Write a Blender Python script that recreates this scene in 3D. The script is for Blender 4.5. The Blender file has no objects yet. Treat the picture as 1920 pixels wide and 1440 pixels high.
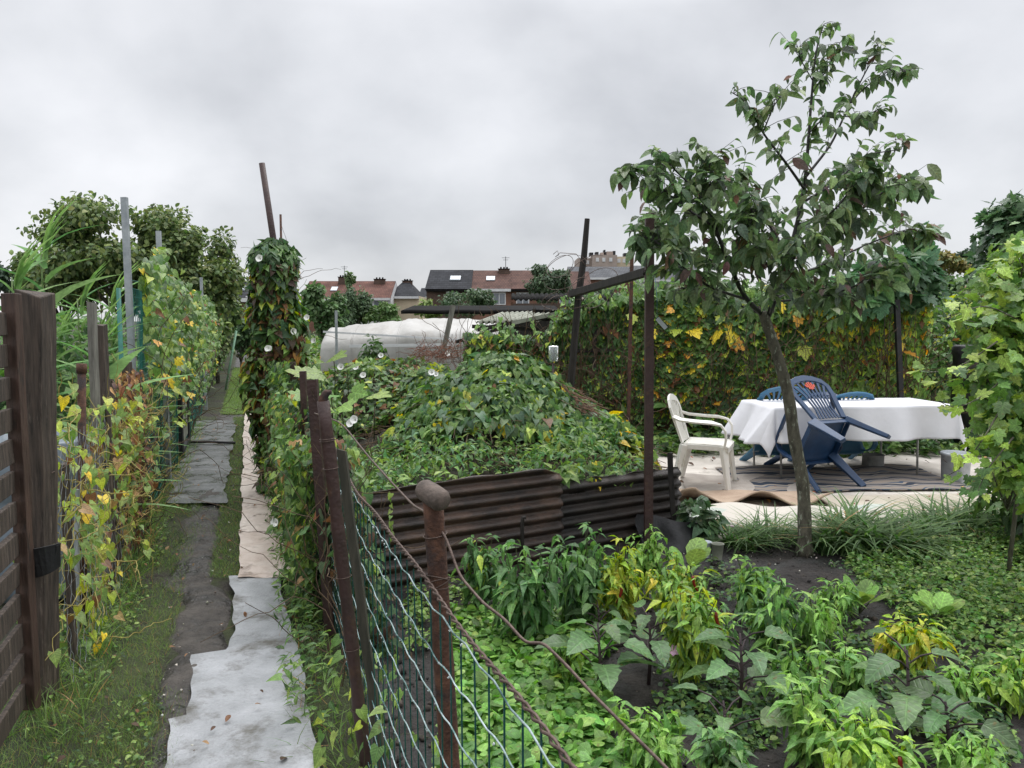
import bpy, math, random
import numpy as np
from math import radians, sin, cos, pi
random.seed(7)
R = np.random.RandomState(11)
sc = bpy.context.scene
C = sc.collection
# ------------------------------------------------------------------ camera
F = 1480.0
HC = 1.6
TH = math.atan(120 / F)
cam_d = bpy.data.cameras.new('camera'); cam = bpy.data.objects.new('camera', cam_d); C.objects.link(cam)
cam_d.sensor_width = 36.0; cam_d.lens = 36.0 * F / 1920.0
cam_d.clip_start = 0.05; cam_d.clip_end = 2000
cam.location = (0, 0, HC); cam.rotation_euler = (pi / 2 - TH, 0, 0)
sc.camera = cam
# ------------------------------------------------------------------ world
w = bpy.data.worlds.new('World'); sc.world = w; w.use_nodes = True
nt = w.node_tree; nt.nodes.clear()
def N(t, **k):
    n = nt.nodes.new(t)
    for a, b in k.items(): setattr(n, a, b)
    return n
out = N('ShaderNodeOutputWorld'); bg1 = N('ShaderNodeBackground'); bg2 = N('ShaderNodeBackground'); add = N('ShaderNodeAddShader')
sky = N('ShaderNodeTexSky', sky_type='NISHITA', sun_disc=False)
SUN_EL, SUN_AZ = radians(62), radians(25)      # azimuth clockwise from +Y
sky.sun_elevation = SUN_EL; sky.sun_rotation = SUN_AZ
nt.links.new(sky.outputs[0], bg1.inputs[0]); bg1.inputs[1].default_value = 0.008
tc = N('ShaderNodeTexCoord'); sep = N('ShaderNodeSeparateXYZ'); nt.links.new(tc.outputs['Generated'], sep.inputs[0])
zz = N('ShaderNodeMath', operation='ADD'); nt.links.new(sep.outputs[2], zz.inputs[0]); zz.inputs[1].default_value = 0.55
zm = N('ShaderNodeMath', operation='MAXIMUM'); nt.links.new(zz.outputs[0], zm.inputs[0]); zm.inputs[1].default_value = 0.05
cx = N('ShaderNodeMath', operation='DIVIDE'); nt.links.new(sep.outputs[0], cx.inputs[0]); nt.links.new(zm.outputs[0], cx.inputs[1])
cy = N('ShaderNodeMath', operation='DIVIDE'); nt.links.new(sep.outputs[1], cy.inputs[0]); nt.links.new(zm.outputs[0], cy.inputs[1])
cb = N('ShaderNodeCombineXYZ'); nt.links.new(cx.outputs[0], cb.inputs[0]); nt.links.new(cy.outputs[0], cb.inputs[1])
mp = N('ShaderNodeMapping'); mp.inputs['Location'].default_value = (3.3, 1.2, 0); nt.links.new(cb.outputs[0], mp.inputs[0])
n1 = N('ShaderNodeTexNoise'); n1.inputs['Scale'].default_value = 2.1; n1.inputs['Detail'].default_value = 7; n1.inputs['Roughness'].default_value = 0.5; n1.inputs['Distortion'].default_value = 0.1
nt.links.new(mp.outputs[0], n1.inputs[0])
cr = N('ShaderNodeValToRGB'); nt.links.new(n1.outputs[0], cr.inputs[0])
e = cr.color_ramp.elements
e[0].position = 0.30; e[0].color = (0.45, 0.46, 0.485, 1)
e[1].position = 0.70; e[1].color = (0.76, 0.765, 0.79, 1)
m_ = e.new(0.5); m_.color = (0.61, 0.62, 0.645, 1)
# overcast sky: brighter towards the zenith
gz = N('ShaderNodeMapRange'); gz.inputs[1].default_value = 0.35; gz.inputs[2].default_value = 0.95; gz.inputs[3].default_value = 1.0; gz.inputs[4].default_value = 3.0
nt.links.new(sep.outputs[2], gz.inputs[0])
nt.links.new(cr.outputs[0], bg2.inputs[0]); nt.links.new(gz.outputs[0], bg2.inputs[1])
nt.links.new(bg1.outputs[0], add.inputs[0]); nt.links.new(bg2.outputs[0], add.inputs[1]); nt.links.new(add.outputs[0], out.inputs[0])
# ------------------------------------------------------------------ sun behind cloud
sd = bpy.data.lights.new('sun', 'SUN'); sd.energy = 1.5; sd.angle = radians(40); sd.color = (1.0, 0.98, 0.95)
so = bpy.data.objects.new('sun', sd); C.objects.link(so)
so.rotation_euler = (pi / 2 - SUN_EL, 0, pi - SUN_AZ) if False else (-(pi / 2 - SUN_EL), 0, -SUN_AZ)
sc.view_settings.view_transform = 'Standard'; sc.view_settings.look = 'None'
sc.view_settings.exposure = 0.25; sc.view_settings.gamma = 1.0; sc.view_settings.use_curve_mapping = False
sc.render.engine = 'CYCLES'
sc.cycles.max_bounces = 8; sc.cycles.diffuse_bounces = 5; sc.cycles.transmission_bounces = 4; sc.cycles.transparent_max_bounces = 6

# ------------------------------------------------------------------ helpers
def ray(px, py):
    a = (px - 960) / F; b = (720 - py) / F
    return np.array([a, cos(TH) + b * sin(TH), -sin(TH) + b * cos(TH)])
def at(px, py, Y):
    d = ray(px, py); return np.array([0, 0, HC]) + d * (Y / d[1])
def gr(px, py, z=0.0):
    d = ray(px, py); return np.array([0, 0, HC]) + d * ((z - HC) / d[2])
K = -0.334
def PL(L, Y, z=0.0): return np.array([K * Y + L, Y, z])
def nrm(v):
    v = np.asarray(v, float); return v / (np.linalg.norm(v, axis=-1, keepdims=True) + 1e-9)
class NZ:
    def __init__(s, seed, n=7):
        r = np.random.RandomState(seed); s.d = r.normal(size=(n, 3)); s.p = r.uniform(0, 6.28, n); s.n = n
    def __call__(s, P, sc=1.0):
        P = np.asarray(P, float); return np.sin(P @ s.d.T * sc + s.p).sum(-1) / s.n ** .5
nzA, nzB, nzC = NZ(1), NZ(2), NZ(3)

ORG = {}
class MB:
    def __init__(s): s.V = []; s.L = []; s.K = []; s.Cc = []; s.n = 0; s.S = []; s.Q = []
    def add(s, V, faces, col=(1, 1, 1), smooth=False):
        V = np.asarray(V, float).reshape(-1, 3)
        s.V.append(V)
        lp = np.concatenate([np.asarray(f) for f in faces]) + s.n
        s.L.append(lp); s.K.append(np.array([len(f) for f in faces])); s.S.append(np.full(len(faces), smooth))
        s.Cc.append(np.tile(np.append(np.asarray(col, float)[:3], 1), (len(V), 1))); s.Q.append(np.full((len(V), 3), 9.0)); s.n += len(V); return s
    def inst(s, tm, P, D, Nn, S, col, W=None):
        tv, tf = tm; P = np.asarray(P, float).reshape(-1, 3); n = len(P)
        if n == 0: return s
        D = nrm(np.broadcast_to(D, (n, 3))); Nn = np.broadcast_to(Nn, (n, 3))
        X = nrm(np.cross(D, Nn)); Z = np.cross(X, D); S = np.broadcast_to(np.asarray(S, float), (n,))[:, None, None]
        Wd = 1.0 if W is None else np.broadcast_to(np.asarray(W, float), (n,))[:, None, None]
        V = P[:, None] + S * (tv[None, :, 0:1] * X[:, None] * Wd + tv[None, :, 1:2] * D[:, None] + tv[None, :, 2:3] * Z[:, None])
        k = len(tv); s.V.append(V.reshape(-1, 3))
        fl = np.concatenate([np.asarray(f) for f in tf]); fk = np.array([len(f) for f in tf])
        s.L.append(((np.arange(n) * k)[:, None] + fl[None] + s.n).ravel()); s.K.append(np.tile(fk, n)); s.S.append(np.full(n * len(tf), True))
        col = np.broadcast_to(np.asarray(col, float), (n, 3))
        cc = np.repeat(col, k, 0); s.Cc.append(np.concatenate([cc, np.ones((n * k, 1))], 1)); s.Q.append(np.tile(tv, (n, 1))); s.n += n * k; return s
    def box(s, c, size, rz=0.0, col=(1, 1, 1), R3=None, j=0):
        hx, hy, hz = [q / 2 for q in size]
        v = np.array([(x, y, z) for x in (-hx, hx) for y in (-hy, hy) for z in (-hz, hz)], float)
        if j: v += R.uniform(-j, j, v.shape)
        if R3 is not None: v = v @ np.asarray(R3).T
        elif rz: v = v @ np.array([[cos(rz), -sin(rz), 0], [sin(rz), cos(rz), 0], [0, 0, 1]]).T
        return s.add(v + np.asarray(c), [(0, 1, 3, 2), (4, 6, 7, 5), (0, 4, 5, 1), (2, 3, 7, 6), (0, 2, 6, 4), (1, 5, 7, 3)], col)
    def beam(s, a, b, w, h, up=(0, 0, 1), col=(1, 1, 1), j=0):
        a = np.asarray(a, float); b = np.asarray(b, float); d = nrm(b - a); u = np.asarray(up, float)
        if abs(np.dot(d, nrm(u))) > .99: u = np.array([0, 1.0, 0.01])
        x = nrm(np.cross(d, u)); z = np.cross(x, d)
        return s.box((a + b) / 2, (w, np.linalg.norm(b - a), h), R3=np.stack([x, d, z], 1), col=col, j=j)
    def tube(s, pts, r, n=6, col=(1, 1, 1), cap=True, smooth=True):
        pts = np.asarray(pts, float); m = len(pts); r = np.broadcast_to(np.asarray(r, float), (m,))
        T = np.gradient(pts, axis=0); T = nrm(T)
        ref = np.array([0, 0, 1.0]) if abs(T[0][2]) < .9 else np.array([1.0, 0, 0])
        X = nrm(np.cross(T[0], ref)); V = []
        for i in range(m):
            X = nrm(X - T[i] * np.dot(X, T[i])); Yv = np.cross(T[i], X)
            a = np.arange(n) * 2 * pi / n
            V.append(pts[i] + r[i] * (np.cos(a)[:, None] * X + np.sin(a)[:, None] * Yv))
        V = np.concatenate(V); f = []
        for i in range(m - 1):
            for k in range(n):
                k2 = (k + 1) % n; f.append((i * n + k, i * n + k2, (i + 1) * n + k2, (i + 1) * n + k))
        if cap: f.append(tuple(range(n))[::-1]); f.append(tuple((m - 1) * n + k for k in range(n)))
        return s.add(V, f, col, smooth)
    def lathe(s, c, prof, n=24, col=(1, 1, 1)):
        a = np.arange(n) * 2 * pi / n; V = [np.stack([np.cos(a) * r, np.sin(a) * r, np.full(n, z)], 1) + np.asarray(c) for r, z in prof]; m = len(prof); f = []
        for i in range(m - 1):
            for k in range(n): k2 = (k + 1) % n; f.append((i * n + k, i * n + k2, (i + 1) * n + k2, (i + 1) * n + k))
        return s.add(np.concatenate(V), f, col, True)
    def grid(s, P, col=(1, 1, 1), smooth=True, thick=0):
        P = np.asarray(P, float); a, b = P.shape[:2]
        f = [(i * b + j, i * b + j + 1, (i + 1) * b + j + 1, (i + 1) * b + j) for i in range(a - 1) for j in range(b - 1)]
        s.add(P.reshape(-1, 3), f, col, smooth)
        return s
    def sweep(s, pts, W, T, up, col=(1, 1, 1)):
        """flat bar along pts; W widths (along side), T thickness, up = thickness direction hint"""
        pts = np.asarray(pts, float); m = len(pts); W = np.broadcast_to(np.asarray(W, float), (m,)); T = np.broadcast_to(np.asarray(T, float), (m,))
        D = nrm(np.gradient(pts, axis=0)); up = np.broadcast_to(np.asarray(up, float), (m, 3)); X = nrm(np.cross(D, up)); Z = np.cross(X, D)
        V = []
        for i in range(m):
            for a, b in ((-.5, -.5), (.5, -.5), (.5, .5), (-.5, .5)): V.append(pts[i] + a * W[i] * X[i] + b * T[i] * Z[i])
        f = [(0, 1, 2, 3), ((m - 1) * 4 + 3, (m - 1) * 4 + 2, (m - 1) * 4 + 1, (m - 1) * 4)]
        for i in range(m - 1):
            for k in range(4): k2 = (k + 1) % 4; f.append((i * 4 + k, (i + 1) * 4 + k, (i + 1) * 4 + k2, i * 4 + k2))
        return s.add(V, f, col)
    def build(s, name, mat, parent=None, local=False, **kw):
        V = np.concatenate(s.V); o = ORG.get(parent.name, np.zeros(3)) if parent is not None else np.zeros(3)
        if not local: V = V - o
        L = np.concatenate(s.L).astype(np.int32); Kc = np.concatenate(s.K).astype(np.int32)
        me = bpy.data.meshes.new(name); me.vertices.add(len(V)); me.vertices.foreach_set('co', V.astype(np.float32).ravel())
        me.loops.add(len(L)); me.loops.foreach_set('vertex_index', L)
        me.polygons.add(len(Kc)); st = np.concatenate([[0], np.cumsum(Kc)[:-1]]).astype(np.int32)
        me.polygons.foreach_set('loop_start', st); me.polygons.foreach_set('loop_total', Kc)
        me.polygons.foreach_set('use_smooth', np.concatenate(s.S))
        at_ = me.attributes.new('tint', 'FLOAT_COLOR', 'POINT'); at_.data.foreach_set('color', np.concatenate(s.Cc).astype(np.float32).ravel())
        if mat.get('veins'): at2 = me.attributes.new('leafpos', 'FLOAT_VECTOR', 'POINT'); at2.data.foreach_set('vector', np.concatenate(s.Q).astype(np.float32).ravel())
        me.update(calc_edges=True); me.validate()
        ob = bpy.data.objects.new(name, me); C.objects.link(ob); me.materials.append(mat)
        if parent is not None: ob.parent = parent; ORG[ob.name] = np.zeros(3) if local else o
        bev = kw.pop('bevel', 0)
        if bev:
            b = ob.modifiers.new('bevel', 'BEVEL'); b.width = bev; b.segments = 2; b.limit_method = 'ANGLE'
        tag(ob, **kw); return ob
def tag(o, label=None, cat=None, group=None, kind=None):
    if label: o['label'] = label
    if cat: o['category'] = cat
    if group: o['group'] = group
    if kind: o['kind'] = kind
    return o
def thing(name, loc, label, cat, group=None):
    o = bpy.data.objects.new(name, None); C.objects.link(o); o.location = tuple(float(q) for q in loc); o.empty_display_size = .1
    ORG[o.name] = np.array([float(q) for q in loc]); return tag(o, label, cat, group)

# ------------------------------------------------------------------ materials
def srgb(r, g, b):
    f = lambda c: (c / 255 / 12.92) if c / 255 <= .04045 else ((c / 255 + .055) / 1.055) ** 2.4
    return (f(r), f(g), f(b))
def base_mat(name):
    m = bpy.data.materials.new(name); m.use_nodes = True; t = m.node_tree; t.nodes.clear()
    o = t.nodes.new('ShaderNodeOutputMaterial'); p = t.nodes.new('ShaderNodeBsdfPrincipled'); t.links.new(p.outputs[0], o.inputs[0])
    return m, t, p, o
def pmat(name, c1, c2, scale=8, rough=.7, bump=.2, bscale=40, stretch=(1, 1, 1), metal=0, c3=None, s3=3, t3=(.55, .65), rough2=None, tint=False, spec=.5, sub=None, bd=.01):
    m, t, p, o = base_mat(name)
    tcn = t.nodes.new('ShaderNodeTexCoord'); mp = t.nodes.new('ShaderNodeMapping'); mp.inputs['Scale'].default_value = stretch
    t.links.new(tcn.outputs['Object'], mp.inputs[0])
    n = t.nodes.new('ShaderNodeTexNoise'); n.inputs['Scale'].default_value = scale; n.inputs['Detail'].default_value = 8; n.inputs['Roughness'].default_value = .65
    t.links.new(mp.outputs[0], n.inputs[0])
    r = t.nodes.new('ShaderNodeValToRGB'); r.color_ramp.elements[0].position = .36; r.color_ramp.elements[1].position = .66
    r.color_ramp.elements[0].color = (*c1, 1); r.color_ramp.elements[1].color = (*c2, 1); t.links.new(n.outputs[0], r.inputs[0])
    col = r.outputs[0]
    if c3 is not None:
        n3 = t.nodes.new('ShaderNodeTexNoise'); n3.inputs['Scale'].default_value = s3; n3.inputs['Detail'].default_value = 7; n3.inputs['Roughness'].default_value = .7; t.links.new(mp.outputs[0], n3.inputs[0])
        mr = t.nodes.new('ShaderNodeMapRange'); mr.inputs[1].default_value = t3[0]; mr.inputs[2].default_value = t3[1]; t.links.new(n3.outputs[0], mr.inputs[0])
        mx = t.nodes.new('ShaderNodeMixRGB'); mx.inputs[2].default_value = (*c3, 1); t.links.new(mr.outputs[0], mx.inputs[0]); t.links.new(col, mx.inputs[1]); col = mx.outputs[0]
        if rough2 is not None:
            rr = t.nodes.new('ShaderNodeMapRange'); rr.inputs[3].default_value = rough; rr.inputs[4].default_value = rough2; t.links.new(mr.outputs[0], rr.inputs[0]); t.links.new(rr.outputs[0], p.inputs['Roughness'])
    if tint:
        a = t.nodes.new('ShaderNodeAttribute'); a.attribute_name = 'tint'; mx = t.nodes.new('ShaderNodeMixRGB'); mx.blend_type = 'MULTIPLY'; mx.inputs[0].default_value = 1
        t.links.new(col, mx.inputs[1]); t.links.new(a.outputs[0], mx.inputs[2]); col = mx.outputs[0]
    t.links.new(col, p.inputs['Base Color'])
    if not (c3 is not None and rough2 is not None): p.inputs['Roughness'].default_value = rough
    p.inputs['Metallic'].default_value = metal; p.inputs['Specular IOR Level'].default_value = spec
    if bump:
        nb = t.nodes.new('ShaderNodeTexNoise'); nb.inputs['Scale'].default_value = bscale; nb.inputs['Detail'].default_value = 8; t.links.new(mp.outputs[0], nb.inputs[0])
        b = t.nodes.new('ShaderNodeBump'); b.inputs['Strength'].default_value = bump; b.inputs['Distance'].default_value = bd; t.links.new(nb.outputs[0], b.inputs['Height']); t.links.new(b.outputs[0], p.inputs['Normal'])
    return m
def leaf_mat(name, rough=.38, trans=.3, vscale=60, veins=True, gain=1.72):
    m, t, p, o = base_mat(name); m['veins'] = 1 if veins else 0
    a = t.nodes.new('ShaderNodeAttribute'); a.attribute_name = 'tint'
    tcn = t.nodes.new('ShaderNodeTexCoord'); n = t.nodes.new('ShaderNodeTexNoise'); n.inputs['Scale'].default_value = vscale; n.inputs['Detail'].default_value = 4
    t.links.new(tcn.outputs['Object'], n.inputs[0])
    mr = t.nodes.new('ShaderNodeMapRange'); mr.inputs[1].default_value = .3; mr.inputs[2].default_value = .7; mr.inputs[3].default_value = .72 * gain; mr.inputs[4].default_value = 1.3 * gain; t.links.new(n.outputs[0], mr.inputs[0])
    def MN(op, *v):
        q = t.nodes.new('ShaderNodeMath'); q.operation = op
        for i_, x_ in enumerate(v):
            if isinstance(x_, (int, float)): q.inputs[i_].default_value = x_
            else: t.links.new(x_, q.inputs[i_])
        return q.outputs[0]
    fac = mr.outputs[0]; vh = None
    if veins:
        la = t.nodes.new('ShaderNodeAttribute'); la.attribute_name = 'leafpos'; ls = t.nodes.new('ShaderNodeSeparateXYZ'); t.links.new(la.outputs['Vector'], ls.inputs[0])
        ax = MN('ABSOLUTE', ls.outputs[0]); mid = MN('SUBTRACT', 1.0, MN('MINIMUM', MN('MULTIPLY', ax, 28.0), 1.0))
        sv_ = MN('POWER', MN('ADD', MN('MULTIPLY', MN('SINE', MN('MULTIPLY', MN('SUBTRACT', ls.outputs[1], MN('MULTIPLY', ax, .8)), 38.0)), .5), .5), 6.0)
        vh = MN('MAXIMUM', mid, MN('MULTIPLY', sv_, .55)); fac = MN('MULTIPLY', fac, MN('ADD', MN('MULTIPLY', vh, .55), .9))
    vm = t.nodes.new('ShaderNodeVectorMath'); vm.operation = 'SCALE'; t.links.new(a.outputs[0], vm.inputs[0]); t.links.new(fac, vm.inputs['Scale'])
    if veins:
        nb_ = t.nodes.new('ShaderNodeTexNoise'); nb_.inputs['Scale'].default_value = 42; nb_.inputs['Detail'].default_value = 2; t.links.new(tcn.outputs['Object'], nb_.inputs[0])
        mb_ = t.nodes.new('ShaderNodeMapRange'); mb_.inputs[1].default_value = .64; mb_.inputs[2].default_value = .72; mb_.inputs[4].default_value = .75; t.links.new(nb_.outputs[0], mb_.inputs[0])
        bx_ = t.nodes.new('ShaderNodeMixRGB'); bx_.inputs[2].default_value = (.17, .13, .04, 1); t.links.new(mb_.outputs[0], bx_.inputs[0]); t.links.new(vm.outputs[0], bx_.inputs[1]); vm = bx_
    g = t.nodes.new('ShaderNodeNewGeometry'); mx = t.nodes.new('ShaderNodeMixRGB'); mx.inputs[2].default_value = (.16, .2, .13, 1)
    ms = t.nodes.new('ShaderNodeMath'); ms.operation = 'MULTIPLY'; ms.inputs[1].default_value = .25; t.links.new(g.outputs['Backfacing'], ms.inputs[0]); t.links.new(ms.outputs[0], mx.inputs[0]); t.links.new(vm.outputs[0], mx.inputs[1])
    t.links.new(mx.outputs[0], p.inputs['Base Color']); p.inputs['Roughness'].default_value = rough; p.inputs['Specular IOR Level'].default_value = .45
    tr = t.nodes.new('ShaderNodeBsdfTranslucent'); hs = t.nodes.new('ShaderNodeHueSaturation'); hs.inputs['Value'].default_value = 1.5; hs.inputs['Saturation'].default_value = 1.15; t.links.new(vm.outputs[0], hs.inputs['Color']); t.links.new(hs.outputs[0], tr.inputs[0])
    sh = t.nodes.new('ShaderNodeMixShader'); sh.inputs[0].default_value = trans; t.links.new(p.outputs[0], sh.inputs[1]); t.links.new(tr.outputs[0], sh.inputs[2]); t.links.new(sh.outputs[0], o.inputs[0])
    b = t.nodes.new('ShaderNodeBump'); b.inputs['Strength'].default_value = .4; b.inputs['Distance'].default_value = .004; t.links.new(MN('SUBTRACT', n.outputs[0], vh) if vh is not None else n.outputs[0], b.inputs['Height']); t.links.new(b.outputs[0], p.inputs['Normal'])
    return m
def tinted(name, rough=.6, bump=.2, bscale=50, metal=0):
    return pmat(name, (.75, .75, .75), (1.15, 1.15, 1.15), 14, rough, bump, bscale, metal=metal, tint=True)
M = {}
M['leaf'] = leaf_mat('leaf_surface'); M['dry'] = leaf_mat('dry_leaf_surface', .7, .15); M['far'] = leaf_mat('far_leaf_surface', .6, .25, 8, False, 1.7)
M['grass'] = leaf_mat('grass_surface', .75, .3, 30, False)
M['bark'] = pmat('bark', (.05, .045, .033), (.15, .135, .10), 25, .85, .8, 60, (1, 1, .4), c3=(.30, .32, .25), s3=34, t3=(.56, .62))
M['stem'] = pmat('stem', (.03, .035, .015), (.07, .08, .03), 25, .7, .3)
M['dead'] = pmat('dead_stem', (.05, .032, .018), (.14, .09, .05), 18, .85, .3, tint=False)
M['thatch'] = pmat('tangled_stems', (.012, .012, .007), (.045, .036, .02), 22, .95, 1.0, 40, bd=.05)
M['soil'] = pmat('soil', (.014, .011, .010), (.048, .040, .036), 9, .9, 1.0, 34, c3=(.012, .011, .011), s3=2.5, t3=(.45, .6), rough2=.55, bd=.03)
M['mud'] = pmat('wet_mud', (.03, .026, .023), (.085, .074, .064), 6, .75, 1.0, 26, c3=(.02, .018, .018), s3=2.6, t3=(.46, .6), rough2=.22, bd=.025)
M['ground'] = pmat('ground', (.022, .028, .012), (.05, .06, .022), 3, .95, 1.0, 25, c3=(.03, .025, .02), s3=1.3, t3=(.5, .6), bd=.03)
M['lawn'] = pmat('turf', (.05, .085, .022), (.10, .15, .04), 5, .95, 1, 60, bd=.02)
M['wood'] = pmat('weathered_wood', (.03, .023, .018), (.105, .078, .060), 9, .75, .9, 22, (6, 6, .5), c3=(.26, .21, .17), s3=7, t3=(.58, .72))
M['redwood'] = pmat('brown_painted_wood', (.045, .026, .019), (.09, .052, .038), 9, .6, .5, 25, (5, 5, .6), c3=(.02, .015, .012), s3=6)
M['greywood'] = pmat('grey_wood', (.10, .095, .08), (.24, .23, .2), 9, .8, .6, 25, (5, 5, .6))
M['darkwood'] = pmat('dark_wood', (.008, .007, .006), (.03, .024, .02), 8, .8, .5, 25, (4, 4, .6))
M['rust'] = pmat('rusted_iron', (.045, .020, .013), (.13, .06, .035), 30, .85, 1.0, 130, c3=(.03, .022, .022), s3=9, t3=(.5, .62), bd=.004)
M['rustpaint'] = pmat('rusty_painted_steel', (.035, .018, .015), (.06, .03, .026), 12, .55, .4, 60, c3=(.07, .035, .02), s3=11, t3=(.56, .66))
M['sheetrust'] = pmat('rusted_sheet', (.016, .011, .009), (.065, .040, .029), 4, .45, .6, 70, (1, 1, 2.5), c3=(.13, .075, .05), s3=3.2, t3=(.5, .72), bd=.006)
M['galv'] = pmat('galvanised_steel', (.30, .33, .35), (.45, .48, .5), 10, .45, .15, 40, metal=.5)
M['wire'] = pmat('twisted_wire', (.07, .045, .035), (.15, .105, .085), 60, .5, .3, 200, metal=.3)
M['green_wire'] = pmat('green_coated_wire', (.004, .045, .042), (.012, .085, .075), 20, .25, 0, spec=.7)
M['glint_wire'] = pmat('painted_glint_wire', (.06, .16, .15), (.62, .72, .74), 16, .12, 0, spec=1, c3=(.02, .09, .085), s3=8, t3=(.5, .6))  # green coated wire with whitish highlights painted into the base colour
M['net'] = pmat('green_netting', (.01, .11, .085), (.025, .18, .14), 20, .5, 0)
M['silver'] = pmat('silver_sheet', (.26, .27, .28), (.40, .41, .43), 5, .42, .9, 70, c3=(.11, .105, .09), s3=4.2, t3=(.50, .66), rough2=.6, bd=.006)
M['pink'] = pmat('pink_sheet', (.52, .42, .36), (.66, .58, .52), 4, .5, .6, 14, c3=(.18, .13, .10), s3=5, t3=(.56, .70), bd=.02)
M['slab'] = pmat('wet_slab', (.10, .105, .108), (.17, .172, .175), 4, .5, .6, 50, c3=(.04, .04, .038), s3=3.2, t3=(.45, .62), rough2=.16)
M['patio'] = pmat('pale_patio', (.46, .42, .37), (.66, .61, .55), 2.2, .8, .6, 18, c3=(.16, .135, .105), s3=1.6, t3=(.58, .74), bd=.02)
M['white_plastic'] = pmat('white_plastic', (.66, .64, .59), (.76, .74, .69), 5, .4, .05, 40, c3=(.50, .46, .38), s3=6, t3=(.58, .7))
M['blue_plastic'] = pmat('blue_plastic', (.008, .032, .085), (.014, .05, .125), 6, .38, .1, 60)
M['faded_blue'] = pmat('faded_blue_plastic', (.03, .12, .22), (.055, .18, .30), 6, .5, .1, 60)
M['emblem'] = pmat('orange_red_print', (.5, .06, .03), (.62, .09, .04), 20, .5, 0)
M['cloth'] = pmat('white_cloth', (.66, .66, .69), (.72, .72, .75), 3, .75, .3, 7, bd=.02)
M['steel'] = pmat('steel', (.26, .26, .25), (.44, .44, .42), 12, .4, .1, 60, metal=.25)
M['tarp'] = pmat('white_film', (.33, .32, .295), (.47, .46, .44), 1.6, .5, .3, 4, c3=(.30, .28, .25), s3=2.2, t3=(.52, .7), bd=.08)
M['felt'] = pmat('black_roofing', (.004, .004, .004), (.014, .013, .012), 5, .95, .5, 40, spec=.15)
M['corrgrey'] = pmat('mossy_corrugated', (.16, .17, .13), (.32, .33, .27), 5, .7, .4, 40)
M['black'] = pmat('black_rubber', (.008, .008, .009), (.02, .02, .022), 12, .55, .3, 60)
M['white_flower'] = pmat('white_petal', (.78, .78, .74), (.86, .86, .82), 30, .6, 0)
M['rendered'] = pmat('cream_render', (.50, .42, .30), (.62, .52, .38), .7, .9, 0)
M['white_paint'] = pmat('white_paint', (.55, .56, .57), (.7, .7, .7), 2, .6, 0)
M['pane'] = pmat('window_glass', (.09, .11, .13), (.2, .22, .25), .5, .12, 0, spec=.8)
M['zinc'] = pmat('skylight_glass', (.45, .5, .55), (.65, .68, .7), .6, .2, 0)
M['tint'] = tinted('tinted_surface'); M['tint_rough'] = tinted('tinted_rough', .9, .5, 60)
def brickmat(name, c1, c2, mortar, sx, sy, rough=.85, roof=False):
    m, t, p, o = base_mat(name); tcn = t.nodes.new('ShaderNodeTexCoord'); s = t.nodes.new('ShaderNodeSeparateXYZ'); t.links.new(tcn.outputs['Object'], s.inputs[0])
    ad = t.nodes.new('ShaderNodeMath'); t.links.new(s.outputs[0], ad.inputs[0]); t.links.new(s.outputs[1], ad.inputs[1])
    if roof: ad.operation = 'MULTIPLY'; ad.inputs[1].default_value = 1; t.links.remove(ad.inputs[1].links[0]) if ad.inputs[1].links else None
    c = t.nodes.new('ShaderNodeCombineXYZ'); t.links.new(ad.outputs[0], c.inputs[0]); t.links.new(s.outputs[2], c.inputs[1])
    b = t.nodes.new('ShaderNodeTexBrick'); t.links.new(c.outputs[0], b.inputs[0]); b.inputs['Color1'].default_value = (*c1, 1); b.inputs['Color2'].default_value = (*c2, 1); b.inputs['Mortar'].default_value = (*mortar, 1)
    b.inputs['Scale'].default_value = 1; b.inputs['Brick Width'].default_value = sx; b.inputs['Row Height'].default_value = sy; b.inputs['Mortar Size'].default_value = sy * .09
    n = t.nodes.new('ShaderNodeTexNoise'); n.inputs['Scale'].default_value = .8; n.inputs['Detail'].default_value = 8; t.links.new(tcn.outputs['Object'], n.inputs[0])
    mr = t.nodes.new('ShaderNodeMapRange'); mr.inputs[1].default_value = .3; mr.inputs[2].default_value = .7; mr.inputs[3].default_value = .7; mr.inputs[4].default_value = 1.25; t.links.new(n.outputs[0], mr.inputs[0])
    v = t.nodes.new('ShaderNodeVectorMath'); v.operation = 'SCALE'; t.links.new(b.outputs[0], v.inputs[0]); t.links.new(mr.outputs[0], v.inputs['Scale']); t.links.new(v.outputs[0], p.inputs['Base Color']); p.inputs['Roughness'].default_value = max(rough, .85); p.inputs['Specular IOR Level'].default_value = .2
    return m
M['brick'] = brickmat('brick', (.22, .10, .065), (.15, .07, .05), (.22, .17, .13), .22, .075)
M['brickdark'] = brickmat('dark_brick', (.12, .075, .055), (.08, .05, .04), (.12, .1, .085), .22, .075)
M['tiledark'] = brickmat('dark_tiles', (.04, .042, .048), (.026, .028, .033), (.012, .012, .014), .6, .24, .5, True)
M['tilebrown'] = brickmat('brown_tiles', (.125, .068, .054), (.095, .052, .044), (.045, .03, .025), .3, .2, .8, True)
M['tilered'] = brickmat('red_tiles', (.165, .08, .06), (.125, .062, .05), (.06, .035, .03), .3, .2, .8, True)
M['slate'] = brickmat('grey_slate', (.12, .125, .135), (.09, .095, .105), (.05, .05, .05), .4, .25, .6, True)
M['blockwall'] = pmat('beige_block', (.33, .27, .235), (.40, .33, .29), .4, .9, 0)

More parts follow.
